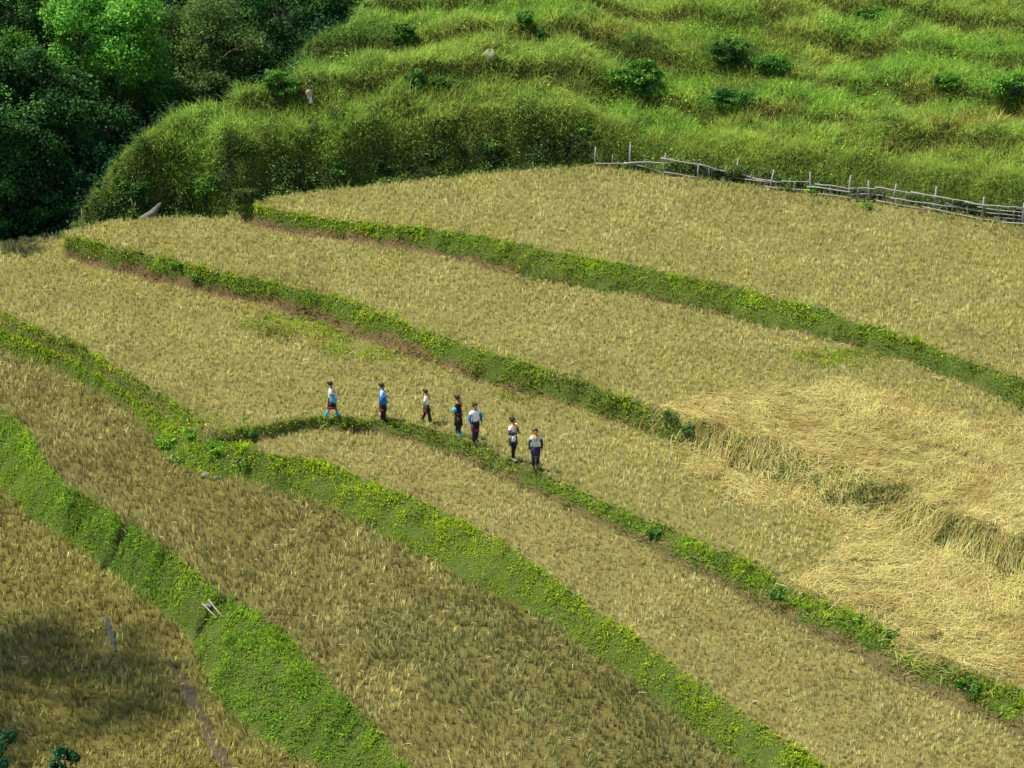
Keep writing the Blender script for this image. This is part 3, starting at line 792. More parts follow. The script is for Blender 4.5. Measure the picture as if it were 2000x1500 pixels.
Xh, Yh, zh_, _, _, pxh, pyh = scatter(90, 103, 160, [11])
kk = (Xh > np.interp(Yh, HLY, HLX)) & ((gauss_mask(Xh, Yh, BRIGHT + DARKB) > .3 + .5 * rng.random(len(Xh))) | (fbm(Xh, Yh, 2.0, 191) > .22))
undergrowth('hill_weeds', Xh[kk], Yh[kk], .7, P((.03, .08, .012), (.09, .18, .02), (.20, .34, .04), (.30, .46, .06)), .13, 'patches of leafy green weeds among the hillside grass')
def bank_weeds(zone, thr, palette, label, hm=.26, dens=150):
    X, Y, z, t = bank_scatter(zone, dens)
    k = ((t > .42 + .2 * vnoise(X, Y, .6, 172)) | (zone == 3)) & ((zone != 3) | (X > onplane(500, 870, Z3)[0]) | (rng.random(len(X)) < .35)) & (vnoise(X, Y, 1.1, 170 + zone) + .5 * vnoise(X, Y, .4, 171) > thr) & ~(poly_mask(X, Y, STRAW_POLY) & (rng.random(len(X)) < .8))
    undergrowth('bank_weeds', X[k], Y[k], hm, palette, .10, label)
bank_weeds(9, .05, P((.03, .06, .008), (.09, .15, .015), (.22, .33, .02), (.36, .48, .03)), 'low leafy weeds dotted over the bank under the highest terrace')
bank_weeds(7, .0, P((.03, .06, .008), (.09, .15, .015), (.22, .33, .02), (.36, .48, .03)), 'low leafy weeds dotted over the long middle bank')
bank_weeds(5, .05, P((.03, .06, .008), (.08, .13, .015), (.18, .26, .02), (.28, .38, .03)), 'low leafy weeds on the bund under the walking people', .28)
n = 5000
X = rng.uniform(-17, -10.5, n); Y = rng.uniform(88, 102, n)
k = gauss_mask(X, Y, [(325, 860, .9, .8), (390, 865, 1.3, .9), (450, 890, 1.2, .7), (490, 870, .7, .5)]) > .4
undergrowth('junction_weeds', X[k], Y[k], .38, P((.02, .06, .008), (.08, .20, .013), (.20, .42, .02), (.32, .52, .03)), .11, 'lush leafy weeds covering the place where the two bunds meet')
bank_weeds(3, .55, P((.05, .13, .010), (.13, .27, .018), (.23, .38, .025)), 'yellow green leafy weeds in the lime coloured bank', .18, 110)

PAL_SHM = P((.015, .06, .010), (.05, .15, .018), (.10, .26, .025), (.18, .38, .04))
PAL_SHD = P((.010, .04, .010), (.03, .09, .014), (.06, .16, .022), (.12, .26, .035))
PAL_SHT = P((.012, .05, .015), (.035, .12, .022), (.07, .20, .035), (.15, .33, .06))
SHRUBS = [  # px, py foot, radius m, palette, label
    (1245, 178, (1.45, 1.0, 1.0), PAL_MID, 'largest dark round shrub on the hillside above the fence'),
    (1425, 128, (1.2, .9, .8), PAL_DARK, 'dark shrub on the hillside near the top, right of the largest shrub'),
    (1510, 150, (1.3, .9, .7), PAL_MID, 'wide low shrub right of the dark shrub near the hilltop'),
    (1440, 208, (1.5, .9, .55), PAL_TEAL, 'low bluish shrub in the bright green grass above the fence'),
    (812, 172, (.55, .5, .6), PAL_TEAL, 'small pale bluish shrub on the slope right of the far person'),
    (862, 180, (.6, .5, .45), PAL_DARK, 'small dark bush beside the pale bluish shrub on the slope'),
    (788, 85, (.8, .6, .6), PAL_DARK, 'dark bush on the slope close to the forest edge'),
    (1025, 55, (.55, .5, .6), PAL_MID, 'small bright bush near the top edge of the hillside'),
    (1058, 90, (.45, .4, .55), PAL_TEAL, 'tiny bluish bush under the small bright bush'),
    (548, 190, (1.0, .8, .8), PAL_MID, 'leafy bush at the forest edge left of the far person'),
    (1980, 190, (1.4, .9, .7), PAL_MID, 'green bush at the right edge of the hillside'),
    (1700, 42, (1.1, .8, .5), PAL_MID, 'flat green bush near the top right of the hillside'),
    (1850, 175, (.9, .7, .5), PAL_MID, 'green bush beyond the arched grass mound at the right'),
]
for i, (a, b, r, pal, lab) in enumerate(SHRUBS):
    x_, y_, z_ = hit(a, b)
    pal = {id(PAL_DARK): PAL_SHD, id(PAL_TEAL): PAL_SHT}.get(id(pal), PAL_SHM)
    tree('shrub', x_, y_, z_ + r[2] * .75, r, pal, lab, 'shrub', int(4200 * r[0] * r[2]) + 900, .13, 300 + i, 'shrubs on the hillside', z_, 44, 5)
HB = [(262, 385, 1.0, .9, 0, 'mid green bush at the left foot of the steep grass slope'), (330, 330, 1.1, .9, 1, 'dark bush in the steep slope above the weathered board'), (410, 372, .9, .8, 0, 'leafy bush low on the steep slope left of the top field corner'),
      (470, 300, .8, .6, 1, 'dark bush halfway up the steep slope above the top field corner'), (560, 350, 1.0, .55, 1, 'dark spreading bush at the foot of the steep slope, first behind the top field'), (655, 335, .8, .5, 0, 'low green bush at the foot of the steep slope behind the top field'),
      (740, 330, 1.1, .6, 1, 'wide dark bush at the foot of the steep slope behind the top field'), (850, 315, .8, .5, 1, 'dark bush near the middle of the back edge of the top field'), (960, 300, 1.1, .6, 1, 'dark bush in the steep slope left of the fence end'),
      (1075, 290, 1.2, .65, 1, 'large dark bush close to the left end of the fence'), (1150, 262, .8, .5, 0, 'green bush above the left end of the fence'), (620, 262, .8, .35, 0, 'low green bush on the crest of the steep slope below the distant person'), (860, 240, .9, .35, 1, 'flat dark bush on the crest of the steep slope')]
for i, (a, b, rx, rz_, dk, lab) in enumerate(HB):
    x_, y_, z_ = hit(a, b)
    tree('bush', x_, y_ + .15, z_ + rz_ * .15, (rx, .6, rz_), P((.010, .030, .006), (.03, .07, .012), (.07, .14, .022), (.16, .27, .045)) if dk else PAL_SHM, lab, 'bush', int(4200 * rx * rz_) + 700, .12, 340 + i, 'bushes in the steep slope behind the fields', z_ - .2, 40, 4)
# leafy weeds on the junction of the bunds and beside the fence
PAL_WEED = P((.04, .11, .012), (.10, .26, .018), (.19, .42, .02), (.32, .55, .04))
WEEDS = [
    (330, 868, (.55, .45, .35), PAL_BRIGHT, 'leafy green weed clump left of where the two bunds meet'),
    (375, 850, (.50, .45, .30), PAL_BRIGHT, 'leafy weed clump on the crest where the two bunds meet'),
    (420, 880, (.55, .45, .30), PAL_BRIGHT, 'broad weed clump in the middle of the bund junction'),
    (345, 905, (.35, .3, .22), PAL_MID, 'dark weed at the foot of the bund junction'),
    (470, 905, (.45, .4, .2), PAL_BRIGHT, 'weed clump right of the bund junction'),
    (488, 850, (.30, .25, .2), PAL_DARK, 'small dark weed at the start of the low bund'),
    (478, 822, (.13, .12, .14), PAL_BRIGHT, 'tiny green seedling alone in the stubble left of the people'),
    (1586, 378, (.45, .35, .35), PAL_BRIGHT, 'bright green weed growing through the middle of the fence'),
    (1692, 408, (.35, .3, .28), PAL_BRIGHT, 'bright green weed at the foot of the fence, further right'),
    (1540, 372, (.35, .3, .28), PAL_MID, 'green weed behind the fence left of the bright one'),
    (1278, 1050, (.30, .25, .28), PAL_DARK, 'dark leafy weed on the low bund right of the last person'),
    (1522, 1165, (.32, .3, .26), PAL_MID, 'dark leafy weed on the low bund beside the straw'),
    (1680, 1215, (.25, .2, .22), PAL_BRIGHT, 'yellow green weed at the edge of the lower straw'),
    (1895, 1350, (.45, .4, .35), PAL_DARK, 'dark weed clump on the bund near the lower right corner'),
    (1740, 1240, (.30, .2, .15), PAL_BRIGHT, 'low green weed further down the straw edge'),
    (1310, 825, (.40, .35, .3), PAL_MID, 'green weed clump where the middle bank enters the straw'),
    (1345, 850, (.38, .32, .3), PAL_MID, 'second green weed clump at the end of the middle bank'),
    (345, 520, (.30, .25, .22), PAL_BRIGHT, 'leafy weed on the bank near its left end'),
    (385, 545, (.35, .25, .22), PAL_MID, 'darker leafy weed on the bank right beside the leafy one'),
]
for i, (a, b, r, pal, lab) in enumerate(WEEDS):
    x_, y_, z_ = hit(a, b)
    r = (r[0] * 1.25, r[1] * 1.35, r[2] * .75)
    if pal is PAL_BRIGHT: pal = PAL_WEED
    elif pal is PAL_DARK: pal = PAL_MID
    tree('weed', x_, y_, z_ + r[2] * .6, r, pal, lab, 'weed', int(2600 * r[0] * r[2]) + 260, .085, 400 + i, 'leafy weeds on the bunds', z_, 20, 4)
# two dark bushes whose tops reach into the bottom left corner
for i, (a, b, r, lab) in enumerate([(-12, 1500, (.9, .8, 1.1), 'dark bush cut off at the bottom left corner'), (132, 1535, (.55, .5, 1.15), 'narrow dark bush poking up at the bottom edge')]):
    x_, y_, z_ = hit(a, b)
    tree('dark_bush', x_, y_ , z_ + r[2] * .6, r, PAL_TEAL, lab, 'bush', 2600, .10, 500 + i, None, z_, 14, 5)
# unseen trees on the left, added to shade forest edge and lowest field
for i, (X_, Y_, z_, r_) in enumerate([(-28.6, 114, 9, (3.4, 3.0, 4.0)), (-29.5, 121, 8, (3.6, 3, 4.0))]):
    tree('forest_tree', X_, Y_, z_, r_, PAL_DARK, ['tall forest tree just outside the left edge of the frame', 'tallest forest tree outside the left edge of the frame', 'front forest tree outside the left edge of the frame'][i], 'tree', 9000, .3, 640 + i, 'trees of the dark forest at the left', None, 30)
TREE_SHADE = []
for i, (a, b, dist, r, lab) in enumerate([(60, 1320, 32.0, (6.6, 6.2, 3.2), 'tall tree standing outside the frame whose shade falls on the lowest field')]):
    x_, y_, z_ = hit(a, b)
    c3 = Vector((x_, y_, z_)) + sdir * dist
    tree('shade_tree', c3.x, c3.y, c3.z, r, PAL_MID, lab, 'tree', 12000, .24, 600 + i, None, None, 46, 14)

# dry grass tufts standing in the straw
def tuft(px, py, R, nb, hgt, pal, label, seed):
    x_, y_, z_ = hit(px, py); hgt *= .95
    rg = np.random.default_rng(seed)
    a = rg.uniform(0, 2 * pi, nb); rr = np.sqrt(rg.uniform(0, 1, nb)) * R
    X = x_ + np.cos(a) * rr; Y = y_ + np.sin(a) * rr * .6
    k = rg.integers(0, len(pal), nb); c = jitter(np.array(pal)[k], .2)
    Pb = np.c_[X - x_, Y - y_, H(X, Y) - z_ - .03]
    v = blades(Pb, rg.uniform(.6, 1.1, nb) * hgt, rg.uniform(.02, .035, nb), a, rg.uniform(.1, .7, nb), c)
    o = build('grass_tuft', [v], M_GRASS); o.location = (x_, y_, z_)
    tag(o, label, 'grass tuft', 'grass tufts left standing in the straw')
TP = [np.array([.20, .20, .05]), np.array([.09, .13, .03]), np.array([.28, .22, .08]), np.array([.06, .07, .02])]
TG = [np.array([.12, .22, .04]), np.array([.06, .10, .02]), np.array([.20, .20, .05])]
for i, (a, b, R_, nb, hh, pal, lab) in enumerate([
    (1470, 905, .95, 420, .50, TP, 'wide olive grass tuft at the left rim of the straw'),
    (1390, 885, .60, 200, .35, TP, 'brownish tuft between the bank end and the wide olive tuft'),
    (1640, 972, .60, 240, .55, TP, 'brown dry tuft left of the two green tufts in the straw'),
    (1693, 975, .48, 260, .60, TG, 'dark green tuft in the middle of the straw'),
    (1745, 972, .50, 220, .50, TG, 'paler green tuft just right of the dark green one in the straw'),
    (1760, 925, .45, 240, .22, TP, 'flat brown tuft above the green tufts in the straw'),
    (1865, 1040, .45, 160, .40, TP, 'olive tuft where the bank comes out of the straw at the right'),
    (1910, 1065, .70, 300, .45, TP, 'long olive tuft on the bank at the right of the straw'),
    (1985, 1105, .75, 360, .50, [TG[0], TG[1], TG[1]], 'dark tuft at the right edge of the frame below the straw'),
    (1850, 1250, .55, 150, .32, TP, 'small brown tuft in the lower straw'),
    (1905, 1255, .60, 160, .32, TP, 'small brown tuft right beside the first one in the lower straw'),
    (1650, 1140, .40, 110, .25, TP, 'low brown tuft at the left rim of the lower straw')]):
    tuft(a, b, R_, nb, hh, pal, lab, 700 + i)

# ------------------------------------------------------------------ fence
FX = [(1163, 322, 34, 0), (1232, 331, 48, -1), (1296, 341, 40, 2), (1363, 347, 26, 0), (1438, 353, 42, 1), (1505, 369, 36, 3), (1582, 376, 39, -1), (1657, 391, 46, 1), (1697, 393, 38, -2),
      (1743, 399, 38, 3), (1826, 412, 44, 0), (1917, 430, 42, 1), (1998, 441, 42, -1), (2080, 455, 44, 2), (2160, 470, 40, 0)]
fr = empty('pole_fence', hit(1163, 322))
fo = Vector(fr.location)
tag(fr, 'rickety grey pole fence along the back edge of the highest stubble field', 'fence')
feet = []
for (a, b, hp, ln) in FX:
    x_, y_, z_ = hit(a, b + 2)
    hm = hp / 36.5
    top = Vector((x_ + ln * .04, y_ + random.uniform(-.05, .05), z_ + hm))
    foot = Vector((x_, y_, z_ - .1))
    mid = foot.lerp(top, .5) + Vector((random.uniform(-.03, .03), 0, 0))
    tube('post', [foot - fo, mid - fo, top - fo], [.055, .050, .038], M_WOOD, fr, 6)
    feet.append((Vector((x_, y_, z_)), hm))
def fence_point(u):
    i = min(int(u), len(feet) - 2); return feet[i][0].lerp(feet[i + 1][0], u - i)
def pole(u0, u1, h0, h1, rad, off, part='rail'):
    """one crooked natural pole tied along the posts"""
    n_ = 7; pts = []; rr_ = []
    for k in range(n_):
        s_ = k / (n_ - 1); p_ = fence_point(max(0, min(u0 + (u1 - u0) * s_, len(feet) - 1.001)))
        pts.append(p_ + Vector((0, off, h0 + (h1 - h0) * s_ + random.uniform(-.02, .02) + .05 * sin(s_ * 3 + u0))) - fo)
        rr_.append(rad * (1.15 - .45 * s_) * random.uniform(.85, 1.15))
    tube(part, pts, rr_, M_WOOD, fr, 6)
for (u0, u1, h0, h1, r_, off) in [(0, 1.2, .10, .36, .03, -.06), (.9, 2.2, .34, .72, .036, -.07), (1.9, 3.3, .80, .74, .036, -.06), (3.0, 4.2, .74, .40, .034, -.08), (.8, 2.1, .30, .12, .028, .05), (2.0, 3.4, .16, .10, .028, -.06),
        (3.4, 5.0, .50, .30, .038, .06), (3.6, 4.8, .24, .34, .03, -.10), (4.1, 5.3, .48, .40, .034, -.07), (4.8, 6.2, .16, .14, .03, -.06), (4.9, 6.1, .42, .52, .03, .05), (5.9, 7.2, .34, .44, .034, -.07), (6.1, 7.4, .50, .56, .03, .05),
        (7.0, 8.4, .60, .70, .036, -.06), (8.2, 9.6, .74, .80, .036, -.07), (9.4, 10.8, .80, .84, .036, -.06), (10.6, 12.0, .84, .88, .036, -.08), (11.8, 13.2, .88, .86, .036, -.06), (7.1, 9.2, .26, .40, .028, .05), (8.9, 10.4, .34, .46, .032, -.07),
        (10.2, 12.2, .48, .44, .034, .05), (12.0, 14, .45, .4, .034, -.06), (8.3, 9.9, .10, .14, .03, -.08), (9.7, 11.6, .20, .12, .03, -.06), (11.5, 13.4, .16, .22, .034, -.08), (6.2, 7.9, .10, .16, .026, -.06), (10.9, 12.3, .66, .62, .028, .05), (11.3, 13, .30, .34, .03, .06)]:
    pole(u0, u1, h0, h1, r_, off)
for u_ in (.5, 1.45, 1.7, 2.5, 3.3, 3.7, 4.4, 5.6, 6.5, 7.4, 8.55, 9.3, 9.7, 10.35, 10.7, 11.4, 11.75, 12.4, 12.7):
    p_ = fence_point(u_) - fo
    tube('stake', [p_ + Vector((0, 0, -.05)), p_ + Vector((random.uniform(-.04, .04), 0, .35)), p_ + Vector((random.uniform(-.08, .08), 0, random.uniform(.5, .85)))], [.030, .026, .02], M_WOOD, fr, 5)
for k in range(60):                                   # thin brushwood woven between the posts
    i = random.randrange(1, len(feet) - 1); f = feet[i][0].lerp(feet[i + 1][0], random.random())
    hh = random.uniform(.25, .75)
    tube('brushwood', [f - fo + Vector((0, .03, 0)), f - fo + Vector((random.uniform(-.15, .15), .05, hh * .5)), f - fo + Vector((random.uniform(-.3, .3), .04, hh))], [.012, .010, .006], M_WOOD, fr, 4)

# ------------------------------------------------------------------ small things
def blob_mesh(r, seed, nu=14, nv=9, rough=.22):
    rg = np.random.default_rng(seed)
    V = []; F = []; I = []
    ph = rg.uniform(0, 6, 6)
    for j in range(nv + 1):
        th = pi * j / nv
        for i in range(nu):
            a = 2 * pi * i / nu
            k = 1 + rough * (sin(2 * a + ph[0]) * sin(th * 2 + ph[1]) * .6 + .5 * sin(3 * a + ph[2] + th * 2) + .3 * sin(5 * a + ph[3]) * sin(3 * th))
            V.append((r[0] * k * sin(th) * cos(a), r[1] * k * sin(th) * sin(a), r[2] * k * cos(th)))
    for j in range(nv):
        for i in range(nu):
            i2 = (i + 1) % nu
            I += [j * nu + i, (j + 1) * nu + i, (j + 1) * nu + i2, j * nu + i2]; F.append(4)
    return np.array(V), np.array(F), np.array(I)
def stone(name, px, py, r, mat, label, cat, seed, dz=.4):
    x_, y_, z_ = hit(px, py)
    V, F, I = blob_mesh(r, seed)
    o = arr_mesh(name, V, F, I, mat, None, None, True)
    o.location = (x_, y_, z_ + r[2] * dz); o.rotation_euler = (0, 0, seed)
    tag(o, label, cat)
    return o
stone('boulder', 957, 122, (.36, .3, .32), solid('pale_boulder', (.20, .21, .10), .2, 3, .95, .4), 'pale round boulder showing in the grass high on the hillside', 'boulder', 3, .95)
stone('rock', 402, 930, (.20, .16, .12), M_STONE, 'grey rock at the foot of the bund junction, the larger of two', 'rock', 5)
stone('rock', 420, 936, (.13, .11, .08), M_STONE, 'smaller grey rock touching the larger one under the bund junction', 'rock', 6)
stone('rock', 412, 882, (.12, .10, .10), M_STONE, 'little pale rock among the weeds of the bund junction', 'rock', 8)
stone('rock', 408, 1190, (.15, .13, .09), M_STONE, 'grey rock holding the bamboo poles at the water outlet', 'rock', 9)
# bamboo poles at the outlet
M_BAM = solid('bamboo', (.24, .22, .15), .2, 14, .6, .1)
for k, (p1, p2, lab) in enumerate([((396, 1188), (424, 1212), 'left of two pale bamboo poles lying in the green bank'), ((408, 1180), (434, 1210), 'right of two pale bamboo poles lying in the green bank')]):
    a_, b_ = Vector(hit(*p1)), Vector(hit(*p2))
    a_.z += .14; b_.z += .08
    o = tube('bamboo_pole', [Vector((0, 0, 0)), (b_ - a_) * .33, (b_ - a_) * .66, b_ - a_], [.032, .028, .032, .028], M_BAM, None, 8)
    o.location = a_; tag(o, lab, 'bamboo pole', 'bamboo poles at the water outlet')
# weathered board leaning at the field corner
x_, y_, z_ = hit(289, 428)
def prism(name, poly, th, mat):
    n = len(poly)
    V = [(p[0], -th / 2, p[1]) for p in poly] + [(p[0], th / 2, p[1]) for p in poly]
    I = list(range(n)) + [n + k for k in range(n)][::-1]; F = [n, n]
    for k in range(n):
        k2 = (k + 1) % n; I += [k, k2, n + k2, n + k][::-1]; F.append(4)
    return arr_mesh(name, np.array(V, float), F, I, mat, None, None, False)
bd = prism('weathered_board', [(-.40, -.1), (.28, -.1), (.34, .15), (.60, .60), (.66, .72), (.52, .70), (.10, .36), (-.36, .12)], .05, solid('board_grey', (.15, .14, .11), .3, 8, .9, .3))
bd.location = (x_, y_ + .05, z_); bd.rotation_euler = (radians(-14), 0, .1)
tag(bd, 'weathered grey board leaning against the grass at the field corner', 'board')
for k, (p1, h1, dx_, lab) in enumerate([((268, 428), 1.05, -.25, 'bare pale branch standing left of the weathered board'), ((160, 447), 1.0, .05, 'thin pale stake in front of the dark forest'), ((345, 415), .9, .35, 'pale dead branch right of the weathered board')]):
    a_ = Vector(hit(*p1))
    o = tube('branch', [(0, 0, -.1), (dx_ * .4, 0, h1 * .5), (dx_, 0, h1)], [.035, .026, .014], M_WOOD, None, 6)
    o.location = a_; tag(o, lab, 'branch')

# wet furrow and puddles on the lowest field
def ribbon_on_ground(name, pts, widths, mat, label, kind, dz=.03):
    P_ = [np.array(hit(*p)[:2]) for p in pts]
    V = []; nn = 9
    allc = []; ww = []
    for i in range(len(P_) - 1):
        for s in np.linspace(0, 1, 8, endpoint=False):
            allc.append(P_[i] * (1 - s) + P_[i + 1] * s); ww.append(widths[i] * (1 - s) + widths[i + 1] * s)
    allc.append(P_[-1]); ww.append(widths[-1]); allc = np.array(allc)
    for i, c_ in enumerate(allc):
        dd = allc[min(i + 1, len(allc) - 1)] - allc[max(i - 1, 0)]; dd /= np.linalg.norm(dd) + 1e-9
        nrm = np.array([-dd[1], dd[0]])
        w1 = ww[i] * (1 + .3 * sin(i * 1.7) + .2 * sin(i * .9)); 
        for s in np.linspace(-1, 1, nn):
            V.append([*(c_ + nrm * s * w1 / 2), 0])
    V = np.array(V); V[:, 2] = H(V[:, 0], V[:, 1]) + dz
    I = []; F = []
    for i in range(len(allc) - 1):
        for k in range(nn - 1):
            I += [i * nn + k, i * nn + k + 1, (i + 1) * nn + k + 1, (i + 1) * nn + k]; F.append(4)
    o = arr_mesh(name, V, F, I, mat, None, None, True)
    tag(o, label, None, None, kind)
    return o
M_MUD = solid('mud', (.062, .050, .026), .25, 4, .55, .2)
ribbon_on_ground('path', [(330, 1290), (365, 1350), (398, 1415), (430, 1480), (470, 1560)], [.10, .40, .38, .45, .45], M_MUD, 'bare muddy furrow through the lowest stubble field', 'structure', .035)
M_WATER = solid('puddle_water', (.045, .045, .04), .1, 2, .35, 0, .5)
ribbon_on_ground('water', [(207, 1205), (215, 1240), (226, 1275)], [.06, .26, .06], M_WATER, 'thin grey puddle in the lowest field', 'structure', .05)

# ------------------------------------------------------------------ people
SKIN = solid('skin', (.30, .17, .11), .08, 6, .6)
HAIRM = solid('black_hair', (.012, .010, .009), .3, 30, .5)
_mc = {}
def cloth(name, c):
    if name not in _mc: _mc[name] = solid(name, c, .12, 18, .85, .15)
    return _mc[name]
WHITE = cloth('white_cloth', (.86, .86, .84)); BLUE = cloth('blue_cloth', (.03, .13, .42)); SKY = cloth('sky_blue_cloth', (.05, .42, .70)); LBLUE = cloth('light_blue_cloth', (.33, .55, .80))
BLACK = cloth('black_cloth', (.012, .011, .013)); NAVY = cloth('navy_cloth', (.02, .022, .06)); RED = cloth('red_cloth', (.30, .03, .05)); ORANGE = cloth('orange_cloth', (.75, .25, .02))
PURPLE = cloth('purple_cloth', (.11, .045, .12)); PALE = cloth('pale_blue_cloth', (.55, .63, .72)); GREY = cloth('grey_cloth', (.33, .30, .27)); TAN = cloth('tan_cloth', (.42, .36, .27)); CYAN = cloth('cyan_rubber', (.02, .38, .60))
DGREY = cloth('charcoal_cloth', (.04, .045, .06)); EYE = cloth('dark_eye', (.01, .008, .007)); LIP = cloth('lip', (.30, .08, .07))

def skin_mesh(name, joints, edges, mat, parent, root=0, sub_=1):
    me = bpy.data.meshes.new(name)
    keys = list(joints)
    ix = {k: i for i, k in enumerate(keys)}
    me.from_pydata([tuple(joints[k][0]) for k in keys], [(ix[a], ix[b]) for a, b in edges], [])
    me.update()
    o = bpy.data.objects.new(name, me); COL.objects.link(o); o.parent = parent
    md = o.modifiers.new('skin', 'SKIN')
    md.use_smooth_shade = True
    if not me.skin_vertices: 
        raise RuntimeError('no skin layer')
    for k in keys:
        r = joints[k][1]
        r = r if isinstance(r, tuple) else (r, r)
        me.skin_vertices[0].data[ix[k]].radius = r
        me.skin_vertices[0].data[ix[k]].use_root = False
    me.skin_vertices[0].data[root].use_root = True
    sb = o.modifiers.new('sub', 'SUBSURF'); sb.levels = sub_; sb.render_levels = sub_
    me.materials.append(mat)
    return o
def lathe_el(name, rings, mat, parent, ns=20, pleat=0.0):
    """rings: (cx, cy, z, rx, ry)"""
    V = []; F = []; I = []
    for j, (cx_, cy_, z_, rx, ry) in enumerate(rings):
        for k in range(ns):
            a = 2 * pi * k / ns
            p_ = 1 + pleat * (j / max(len(rings) - 1, 1)) * sin(a * 6)
            V.append((cx_ + rx * p_ * cos(a), cy_ + ry * p_ * sin(a), z_))
    n = len(rings)
    for j in range(n - 1):
        for k in range(ns):
            k2 = (k + 1) % ns
            I += [j * ns + k, j * ns + k2, (j + 1) * ns + k2, (j + 1) * ns + k]; F.append(4)
    I += list(range(ns))[::-1]; F.append(ns)
    I += [(n - 1) * ns + k for k in range(ns)]; F.append(ns)
    return arr_mesh(name, np.array(V), F, I, mat, parent, None, True)

def person(px, py, height, face_px_dir, label, cfg, head_turn=0.0, zoff=0.0):
    """face_px_dir: heading in the ground plane, radians from +Y (away) clockwise; local +Y is forward"""
    x_, y_, z_ = hit(px, py)
    root = empty('person', (x_, y_, z_ + zoff), -face_px_dir)
    s = height / 1.65
    root.scale = (s, s, s)
    st = cfg.get('stride', .12)      # half step length
    J = {}
    J['pelvis'] = ((0, 0, .90), (.125, .10)); J['waist'] = ((0, 0, 1.04), (.115, .09)); J['chest'] = ((0, .005, 1.22), (.135, .10))
    J['nb'] = ((0, 0, 1.345), (.06, .06)); J['neck'] = ((0, .01, 1.405), (.048, .048)); J['jaw'] = ((0, .03, 1.462), (.062, .068))
    J['face'] = ((0, .022, 1.53), (.078, .092)); J['crown'] = ((0, .0, 1.60), (.066, .078)); J['nose'] = ((0, .122, 1.520), (.011, .011))
    ed = [('pelvis', 'waist'), ('waist', 'chest'), ('chest', 'nb'), ('nb', 'neck'), ('neck', 'jaw'), ('jaw', 'face'), ('face', 'crown'), ('face', 'nose')]
    arms = cfg.get('arms', {})
    dflt = {'L': ((-.235, -.03, 1.06), (-.23, .06, .83)), 'R': ((.235, -.03, 1.06), (.23, .06, .83))}
    legs = {}
    for sd_, sg in (('L', -1), ('R', 1)):
        el, wr = arms.get(sd_, dflt[sd_])
        J['sh' + sd_] = ((.165 * sg, 0, 1.315), .052); J['el' + sd_] = (el, .038); J['wr' + sd_] = (wr, .025)
        el_, wr_ = Vector(el), Vector(wr)
        dr = (wr_ - el_).normalized()
        side = dr.cross(Vector((sg * 1.0, .2, 0.1))).normalized()
        palm = wr_ + dr * .055
        J['pa' + sd_] = (palm, (.030, .017))
        ed += [('chest', 'sh' + sd_), ('sh' + sd_, 'el' + sd_), ('el' + sd_, 'wr' + sd_), ('wr' + sd_, 'pa' + sd_)]
        inw = Vector((-sg, 0, 0)); inw = (inw - dr * inw.dot(dr)).normalized()
        for q, (o_, l_) in enumerate(((-.027, .060), (-.009, .072), (.010, .067), (.027, .052))):
            b_ = palm + dr * .028 + side * o_; m_ = b_ + dr * l_ * .6 + inw * .008; e_ = m_ + dr * l_ * .4 + inw * .022
            J['f%d%s' % (q, sd_)] = (b_, .010); J['g%d%s' % (q, sd_)] = (m_, .009); J['h%d%s' % (q, sd_)] = (e_, .007)
            ed += [('pa' + sd_, 'f%d%s' % (q, sd_)), ('f%d%s' % (q, sd_), 'g%d%s' % (q, sd_)), ('g%d%s' % (q, sd_), 'h%d%s' % (q, sd_))]
        tb = wr_ + dr * .03 + side * -.030; te = tb + dr * .035 + side * -.022 + inw * .012
        J['t0' + sd_] = (tb, .011); J['t1' + sd_] = (te, .009)
        ed += [('wr' + sd_, 't0' + sd_), ('t0' + sd_, 't1' + sd_)]
        f = st * (1 if sd_ == cfg.get('lead', 'R') else -1)
        lift = cfg.get('lift', 0) if f < 0 else 0
        hip = Vector((.088 * sg, 0, .86)); ank = Vector((.085 * sg, f, .085 + lift)); kn = Vector((.09 * sg, f * .45 + .05 + lift * .5, .475 + lift * .3))
        toe = ank + Vector((.02 * sg, .15, -.05 - lift * .4)); heel = ank + Vector((0, -.045, -.045))
        J['hip' + sd_] = (hip, .092); J['kn' + sd_] = (kn, .058); J['cf' + sd_] = (kn.lerp(ank, .35) + Vector((0, -.015, 0)), .055); J['an' + sd_] = (ank, .036); J['to' + sd_] = (toe, (.036, .024)); J['he' + sd_] = (heel, .030)
        ed += [('pelvis', 'hip' + sd_), ('hip' + sd_, 'kn' + sd_), ('kn' + sd_, 'cf' + sd_), ('cf' + sd_, 'an' + sd_), ('an' + sd_, 'to' + sd_), ('an' + sd_, 'he' + sd_)]
        legs[sd_] = (hip, kn, ank, toe, heel)
    skin_mesh('body', J, ed, SKIN, root)
    # face
    for sg in (-1, 1):
        V, F, I = blob_mesh((.012, .006, .007), 1, 8, 6, 0); e = arr_mesh('eye', V + np.array([.032 * sg, .108, 1.540]), F, I, EYE, root, None, True)
    V, F, I = blob_mesh((.022, .006, .006), 1, 8, 6, 0); arr_mesh('mouth', V + np.array([0, .098, 1.475]), F, I, LIP, root, None, True)
    # hair: cap with a bun or a tail
    V, F, I = blob_mesh((.094, .104, .100), 2, 18, 12, .03)
    V = V + np.array([0, -.012, 1.560]); front = V[:, 1] > .05
    V[:, 1] = np.where(front & (V[:, 2] < 1.60), .05, V[:, 1])
    hair = arr_mesh('hair', V, F, I, HAIRM, root, None, True)
    if cfg.get('hair', 'bun') == 'bun':
        V, F, I = blob_mesh((.05, .05, .05), 4, 12, 8, .05); arr_mesh('bun', V + np.array([0, -.11, 1.60]), F, I, HAIRM, hair, None, True)
    else:
        tube('ponytail', [(0, -.08, 1.60), (0, -.14, 1.52), (0, -.13, 1.38), (0, -.11, 1.26)], [.035, .045, .035, .012], HAIRM, hair, 8)
